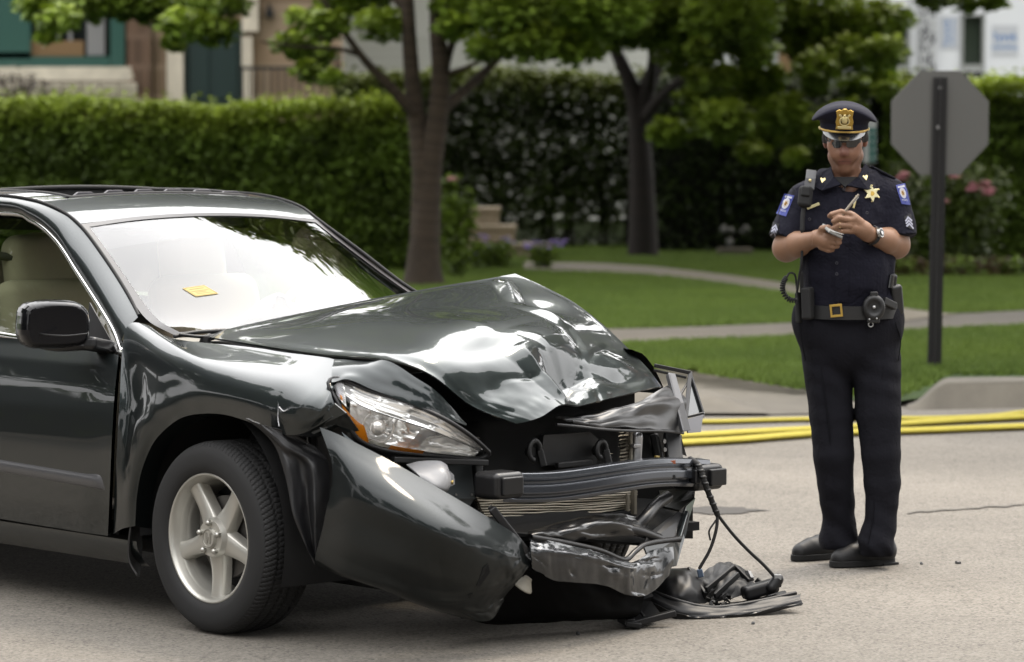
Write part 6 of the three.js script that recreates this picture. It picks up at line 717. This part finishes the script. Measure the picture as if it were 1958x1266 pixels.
// cap
{
  const capG = new THREE.Group(); capG.name = 'cap'; capG.position.copy(fromHead(0, .086, -.004)); capG.rotation.set(.14, -.10, -.03, 'YXZ'); off.add(capG);
  const cloth = phy(.024, .024, .046, { roughness: .85, specularIntensity: .4 });
  const cr = (u, v) => { const a = u * 6.2832; const pr = [[.0005, .060], [.06, .060], [.098, .055], [.119, .044], [.1265, .034], [.124, .027], [.112, .010], [.095, -.014], [.0885, -.035]]; const q = v * (pr.length - 1), i = Math.min(pr.length - 2, Math.floor(q)), t = q - i; const P0 = pr[Math.max(0, i - 1)], P1 = pr[i], P2 = pr[i + 1], P3 = pr[Math.min(pr.length - 1, i + 2)]; const r = cr1(P0[0], P1[0], P2[0], P3[0], t), y = cr1(P0[1], P1[1], P2[1], P3[1], t); const x = Math.cos(a) * r, z = Math.sin(a) * r * 1.06; const w = smooth(.09, .13, r); return V(x, y - 2.5 * x * x * smooth(-.01, .03, y) + 1.0 * Math.max(0, z) * Math.max(0, z) * smooth(.0, .04, y) , z); };
  part('crown', grid((u, v) => cr(1 - u, v), 72, 40), cloth, capG); part('cap_band', grid((u, v) => { const a = -u * 6.2832; return V(Math.cos(a) * .0895, lerp(-.006, -.046, v), Math.sin(a) * .098); }, 60, 3, .004), cloth, capG);
  part('visor', grid((u, v) => { const a = lerp(.22, Math.PI - .22, u); const e = Math.pow(Math.sin(a), .9); const r0x = .0895, r0z = .098; const k = v * e; return V(Math.cos(a) * (r0x - .004 * v), -.040 - .026 * k - .004 * v, Math.sin(a) * r0z + .040 * k); }, 40, 10, .003), U.shine, capG);
  part('gold_strap', [grid((u, v) => { const a = lerp(.08, Math.PI - .08, u), b = v * 6.2832; return V(Math.cos(a) * (.0915 + .0025 * Math.cos(b)), -.038 + .0062 * Math.sin(b) - .004 * Math.sin(a), Math.sin(a) * (.1005 + .0025 * Math.cos(b))); }, 50, 8)], std(.55, .36, .10, .5, .5), capG); for (const s of [.08, Math.PI - .08]) part('button', put(new THREE.SphereGeometry(.008, 12, 8), Math.cos(s) * .092, -.038, Math.sin(s) * .1), U.goldL, capG);
  const sh = [[-.030, .034], [-.020, .040], [-.012, .036], [-.005, .043], [.005, .043], [.012, .036], [.020, .040], [.030, .034], [.027, .012], [.031, -.008], [.028, -.022], [.030, -.036], [-.030, -.036], [-.028, -.022], [-.031, -.008], [-.027, .012]];
  const em = part('cap_badge', put(extr(sh, .003, .0018), .0, .010, .122, .30, 0, 0, 1.05), U.gold, capG);
  const tiltB = (g) => g.applyMatrix4(M4.makeTranslation(0, 0, -.105)).applyMatrix4(M4.makeRotationX(.30)).applyMatrix4(M4.makeTranslation(0, -.008, .124)); part('badge_relief', tiltB(join([put(new THREE.SphereGeometry(.012, 14, 10), 0, .020, .110, 0, 0, 0, V(1, 1.3, .5)), put(new THREE.SphereGeometry(.005, 10, 8), 0, .040, .110), bar(V(-.006, .026, .110), V(-.02, .044, .109), .004, .008, .002), bar(V(.006, .026, .110), V(.02, .044, .109), .004, .008, .002), put(new THREE.TorusGeometry(.018, .003, 8, 24), 0, .016, .110), box(.052, .011, .004, 0, -.010, .1105, .002)])), U.goldL, em);
  part('badge_hollow', tiltB(join([put(new THREE.SphereGeometry(.0045, 8, 6), -.011, .036, .109, 0, 0, 0, V(1, 1.2, .4)), put(new THREE.SphereGeometry(.0045, 8, 6), .011, .036, .109, 0, 0, 0, V(1, 1.2, .4)), put(new THREE.SphereGeometry(.004, 8, 6), -.013, .010, .110, 0, 0, 0, V(.7, 2, .4)), put(new THREE.SphereGeometry(.004, 8, 6), .013, .010, .110, 0, 0, 0, V(.7, 2, .4))])), std(.06, .04, .015, .6), em);
}
// sunglasses, watch, ring
{
  const lens = (s) => grid((u, v) => { const a = lerp(.12, 1.05, u), y = lerp(.022, -.010 - .004 * Math.sin(Math.PI * u), v); return fromHead(s * Math.sin(a) * .074, y, .030 + Math.cos(a) * .075); }, 14, 8, .002);
  const sg = part('sunglasses', [lens(1), lens(-1), tube([fromHead(-.010, .010, .106), fromHead(0, .012, .109), fromHead(.010, .010, .106)], .0025, 8, 6)], phy(.008, .008, .010, { roughness: .06, clearcoat: 1 }), off); part('temple', [tube([fromHead(.066, .010, .066), fromHead(.076, .012, .03), fromHead(.079, .014, -.01)], .0022, 8, 5), tube([fromHead(-.066, .010, .066), fromHead(-.076, .012, .03), fromHead(-.079, .014, -.01)], .0022, 8, 5)], U.nylon, sg);
  const wc = wrR.clone().lerp(elR, .10), ax = elR.clone().sub(wrR).normalize(); const q = new THREE.Quaternion().setFromUnitVectors(V(0, 1, 0), ax); const w = new THREE.Group(); w.name = 'wristwatch'; w.position.copy(wc); w.quaternion.copy(q); off.add(w);
  part('strap', put(new THREE.CylinderGeometry(.0395, .0385, .020, 32, 1, true), 0, 0, 0), U.nylon, w); const inv = q.clone().invert(), fw = V(.15, .30, .95).applyQuaternion(inv); fw.y = 0; fw.normalize(); const fq = new THREE.Quaternion().setFromUnitVectors(V(0, 1, 0), fw); const ap = (g, d) => g.applyQuaternion(fq).translate(fw.x * d, 0, fw.z * d);
  part('watch_case', ap(new THREE.CylinderGeometry(.0185, .0195, .010, 28), .043), std(.45, .44, .42, .3, .9), w); part('watch_face', ap(new THREE.CylinderGeometry(.0148, .0148, .002, 28), .0485), std(.02, .02, .02, .2), w); part('watch_dial', ap(new THREE.CylinderGeometry(.007, .007, .002, 20), .0496).translate(.003, -.003, 0), std(.55, .55, .55, .3, .5), w);
  const rp = L(1605, 430, .284); part('ring', put(new THREE.TorusGeometry(.0105, .0026, 8, 20), L(1607, 430, .270).x, L(1607, 430, .27).y, L(1607, 430, .268).z, 0, 1.1, 0), std(.9, .72, .36, .2, .9), off);
}
// shoes
function shoe(toe, heel, z0, name) {
  const d = toe.clone().sub(heel); d.y = 0; const len = d.length(); const g = new THREE.Group(); g.name = 'shoe'; g.position.set(heel.x, .002, heel.z); g.rotation.y = Math.atan2(-d.z, d.x); off.add(g);
  const s = (p) => { let e = cap(p, V(.04, .052, 0), V(len - .038, .030, 0), .041, .035); e = smin(e, ell(p, V(len * .50, .045, 0), .10, .050, .044), .03); e = smin(e, cap(p, V(.055, .06, 0), V(.06, .125, 0), .046, .044), .04); e += .0018 * Math.sin(p.x * 110) * smooth(len * .35, len * .5, p.x) * smooth(len * .8, len * .6, p.x) * smooth(.05, .08, p.y); return Math.max(e, .022 - p.y); };
  part('upper', mesh(s, V(-.03, 0, -.08), V(len + .03, .19, .08), .005), U.shoe, g);
  const out = (w, dz) => { const pts = []; for (let i = 0; i < 40; i++) { const a = i / 40 * 6.2832, x = len / 2 + Math.cos(a) * (len / 2 + .004) , y = Math.sin(a) * (.043 + .008 * Math.cos(a)) ; pts.push([x, y * (1 + w)]); } return pts; };
  part('sole', [put(extr(out(.06), .018, .003), 0, .004, 0, -Math.PI / 2, 0, 0), put(extr([[0, -.036], [.07, -.04], [.07, .04], [0, .036]], .006, .002), .0, .0, 0, -Math.PI / 2)], U.sole, g); part('lace', [0, 1, 2, 3].map((i) => tube([V(len * .40 + i * .018, .082 - i * .004, -.028), V(len * .42 + i * .018, .094 - i * .006, 0), V(len * .40 + i * .018, .082 - i * .004, .028)], .003, 8, 5)), U.nylon, g);
}
{ const a = atY(1517, 1074, 0).sub(OO), b = atY(1622, 1064, 0).sub(OO); shoe(a, b); const c = atY(1590, 1086, 0).sub(OO), d = atY(1708, 1078, 0).sub(OO); shoe(c, d); }
// what he holds
{
  const q = L(1593, 443, .262); const pad = thing('notepad', 'small white notepad held in the officer hand', 'notepad', OO.clone().add(q)); pad.rotation.set(.30, .25, -.50); pad.scale.setScalar(.82); part('pages', box(.074, .010, .105, 0, 0, -.01, .002), std(.75, .74, .70, .85), pad); part('cover', [box(.076, .0025, .107, 0, -.0068, -.01, .001), put(new THREE.CylinderGeometry(.0055, .0055, .07, 10), 0, .002, -.062, 0, 0, Math.PI / 2)], std(.25, .25, .25, .6), pad); part('curled_page', grid((u, v) => V(lerp(-.036, .037, u), .0056 + .010 * u * u * v, lerp(-.05, .042, v)), 10, 8), std(.78, .77, .73, .85), pad);
  const a = L(1600, 424, .268), b = L(1642, 372, .236); const pen = thing('pen', 'beige pen held between the officer fingers over the notepad', 'pen', OO.clone().add(a)); const dr = b.clone().sub(a); pen.quaternion.setFromUnitVectors(V(0, 1, 0), dr.clone().normalize()); part('barrel', put(lathe([[0, 0], [.0022, .008], [.0052, .018], [.0056, .10], [.0045, dr.length()], [0, dr.length() + .001]], 14), 0, 0, 0), std(.45, .38, .28, .4), pen); part('pen_clip', box(.002, .035, .003, .0062, dr.length() - .025, 0), C.steel, pen);
}
delete off.userData.front;
// ---------- broken lamp housing lying on the road, and a trim piece beside it ----------
{
  const B0 = atY(1380, 1160, 0); const bd = -B0.z, Lb = (u, v, z = 0) => atD(u, v, bd - z).sub(B0); const t = thing('broken_headlamp', 'broken black headlamp housing lying on the road, still tied to the car by wires', 'headlamp', B0.clone());
  const dk = phy(.014, .014, .015, { roughness: .5, specularIntensity: .6 }), dk2 = phy(.018, .018, .020, { roughness: .42, specularIntensity: .6 });
  const fR2 = (rows, nu, nv, k, th = .005) => { const f = rowsF(rows.map((r) => r.map(([u, v, z]) => Lb(u, v, z)))); return grid((u, v) => { const p = f(u, v); return p.add(V(0, k * noise(u * 7, v * 5, k * 900), k * noise(u * 6, v * 6, 3))); }, nu, nv, th); };
  part('bowl', fR2([[[1246, 1140, .10], [1256, 1106, .06], [1276, 1092, -.02], [1312, 1088, -.05], [1336, 1096, -.04]], [[1252, 1148, .14], [1270, 1118, .13], [1290, 1105, .10], [1318, 1102, .08], [1342, 1112, .04]], [[1262, 1156, .15], [1280, 1140, .18], [1300, 1132, .18], [1326, 1128, .15], [1346, 1134, .08]], [[1276, 1163, .15], [1292, 1160, .19], [1310, 1158, .19], [1334, 1154, .16], [1352, 1152, .10]]], 30, 24, .006), dk2, t);
  part('rear_shell', fR2([[[1338, 1100, -.04], [1362, 1086, -.10], [1385, 1076, -.12], [1410, 1084, -.12], [1440, 1102, -.10]], [[1344, 1116, .04], [1366, 1108, .02], [1392, 1096, 0], [1414, 1098, -.02], [1440, 1116, -.03]], [[1350, 1136, .08], [1372, 1128, .09], [1396, 1118, .07], [1420, 1116, .05], [1444, 1130, .02]], [[1352, 1152, .10], [1374, 1150, .11], [1400, 1144, .10], [1426, 1140, .08], [1452, 1146, .05]]], 36, 24, .010), dk, t);
  part('rib', [bar(Lb(1316, 1090, -.03), Lb(1348, 1140, .12), .012, .03, .003), bar(Lb(1350, 1128, .12), Lb(1404, 1084, -.02), .012, .02, .003), bar(Lb(1366, 1140, .14), Lb(1412, 1098, .04), .012, .02, .003), bar(Lb(1402, 1082, -.03), Lb(1432, 1112, .02), .012, .02, .003)], dk, t);
  part('lens_frame', [fR2([[[1216, 1118, .16], [1260, 1140, .24], [1310, 1156, .28], [1360, 1164, .26], [1440, 1156, .20], [1530, 1138, .12]], [[1214, 1128, .18], [1258, 1152, .27], [1308, 1170, .31], [1360, 1176, .29], [1440, 1168, .23], [1530, 1148, .15]], [[1222, 1144, .20], [1262, 1166, .28], [1308, 1182, .31], [1360, 1184, .30], [1440, 1174, .24], [1534, 1156, .16]]], 60, 10, .006, .008), tube([Lb(1212, 1112, .15), Lb(1260, 1136, .24), Lb(1310, 1153, .28), Lb(1360, 1162, .26), Lb(1440, 1152, .19), Lb(1522, 1134, .11)], .008, 50, 7)], dk2, t);
  part('lens', fR2([[[1218, 1134, .205], [1260, 1158, .285], [1308, 1174, .32], [1360, 1180, .305], [1440, 1171, .245], [1530, 1152, .165]], [[1228, 1146, .20], [1264, 1170, .28], [1308, 1186, .31], [1360, 1187, .30], [1440, 1177, .24], [1532, 1157, .16]]], 50, 6, .004), phy(.03, .03, .031, { roughness: .3, specularIntensity: .6 }), t);
  part('lower_tray', fR2([[[1250, 1160, .16], [1340, 1164, .14], [1430, 1150, .08], [1500, 1132, .02]], [[1260, 1172, .26], [1340, 1176, .26], [1430, 1168, .20], [1515, 1148, .12]]], 24, 10, .012), dk, t);
  part('bulb_socket', [bar(Lb(1420, 1136, .10), Lb(1486, 1118, .06), .06, .05, .016), capped([Lb(1476, 1124, .10), Lb(1487, 1108, .09)], .022, 8, 12), put(new RoundedBoxGeometry(.03, .04, .03, 3, .006), Lb(1486, 1112, .09).x, Lb(1486, 1112, .09).y, Lb(1486, 1112, .09).z)], dk2, t);
  part('connector', [put(new RoundedBoxGeometry(.026, .022, .02, 2, .004), Lb(1487, 1104, .10).x, Lb(1487, 1104, .10).y, Lb(1487, 1104, .10).z)], std(.5, .5, .5, .5), t); part('connector', [put(new RoundedBoxGeometry(.020, .030, .02, 2, .004), Lb(1338, 1094, .02).x, Lb(1338, 1094, .02).y, Lb(1338, 1094, .05).z, 0, 0, .2)], std(.16, .24, .38, .5), t);
  part('broken_tab', [bar(Lb(1446, 1108, .02), Lb(1466, 1128, .04), .012, .02, .003), bar(Lb(1452, 1124, .06), Lb(1464, 1112, .06), .012, .014, .003), plate([Lb(1424, 1092, -.02), Lb(1434, 1090, -.02), Lb(1442, 1108, 0), Lb(1434, 1110, 0)], .01)], dk, t); part('white_tab', plate([Lb(1430, 1090, .0), Lb(1436, 1092, .0), Lb(1442, 1104, .02), Lb(1436, 1104, .02)], .004), std(.65, .65, .65, .6), t);
  const sh = []; for (let i = 0; i < 16; i++) { const u = rr(1345, 1390), v = rr(1132, 1160), z = rr(.15, .22); sh.push(plate([Lb(u, v, z), Lb(u + rr(4, 14), v + rr(-8, 3), z + rr(-.02, .02)), Lb(u + rr(0, 12), v + rr(3, 12), z + rr(-.02, .02))], .004)); } part('splintered_plastic', sh, dk, t).userData.kind = 'stuff';
  part('front_shell', fR2([[[1210, 1100, .10], [1226, 1100, .08], [1240, 1108, .07]], [[1214, 1118, .15], [1232, 1122, .15], [1254, 1134, .16]], [[1222, 1136, .17], [1242, 1144, .19], [1270, 1158, .20]]], 14, 14, .010), dk2, t);
  const t2 = thing('bumper_trim', 'thin black trim piece broken off beside the lamp housing', 'car trim', B0.clone());
  part('strip', [bar(Lb(1204, 1194, 0.55), Lb(1290, 1172, 0.49), .03, .022, .004), bar(Lb(1212, 1186, 0.51), Lb(1280, 1176, 0.49), .018, .012, .003)], dk2, t2); part('bracket', [bar(Lb(1198, 1150, 0.41), Lb(1206, 1192, 0.55), .03, .03, .006), bar(Lb(1210, 1154, 0.43), Lb(1232, 1180, 0.51), .008, .01, .002), plate([Lb(1180, 1178, .46), Lb(1204, 1146, .30), Lb(1246, 1150, .34), Lb(1262, 1172, .44), Lb(1214, 1196, .56)], .02), plate([Lb(1206, 1120, .22), Lb(1232, 1112, .18), Lb(1250, 1140, .26), Lb(1216, 1150, .32)], .02), plate([Lb(1196, 1156, 0.39), Lb(1220, 1150, 0.39), Lb(1226, 1166, 0.45), Lb(1200, 1180, 0.49)], .012), bar(Lb(1196, 1192, 0.55), Lb(1226, 1196, 0.55), .05, .02, .005)], dk, t2);
}
renderer.render(scene, camera);
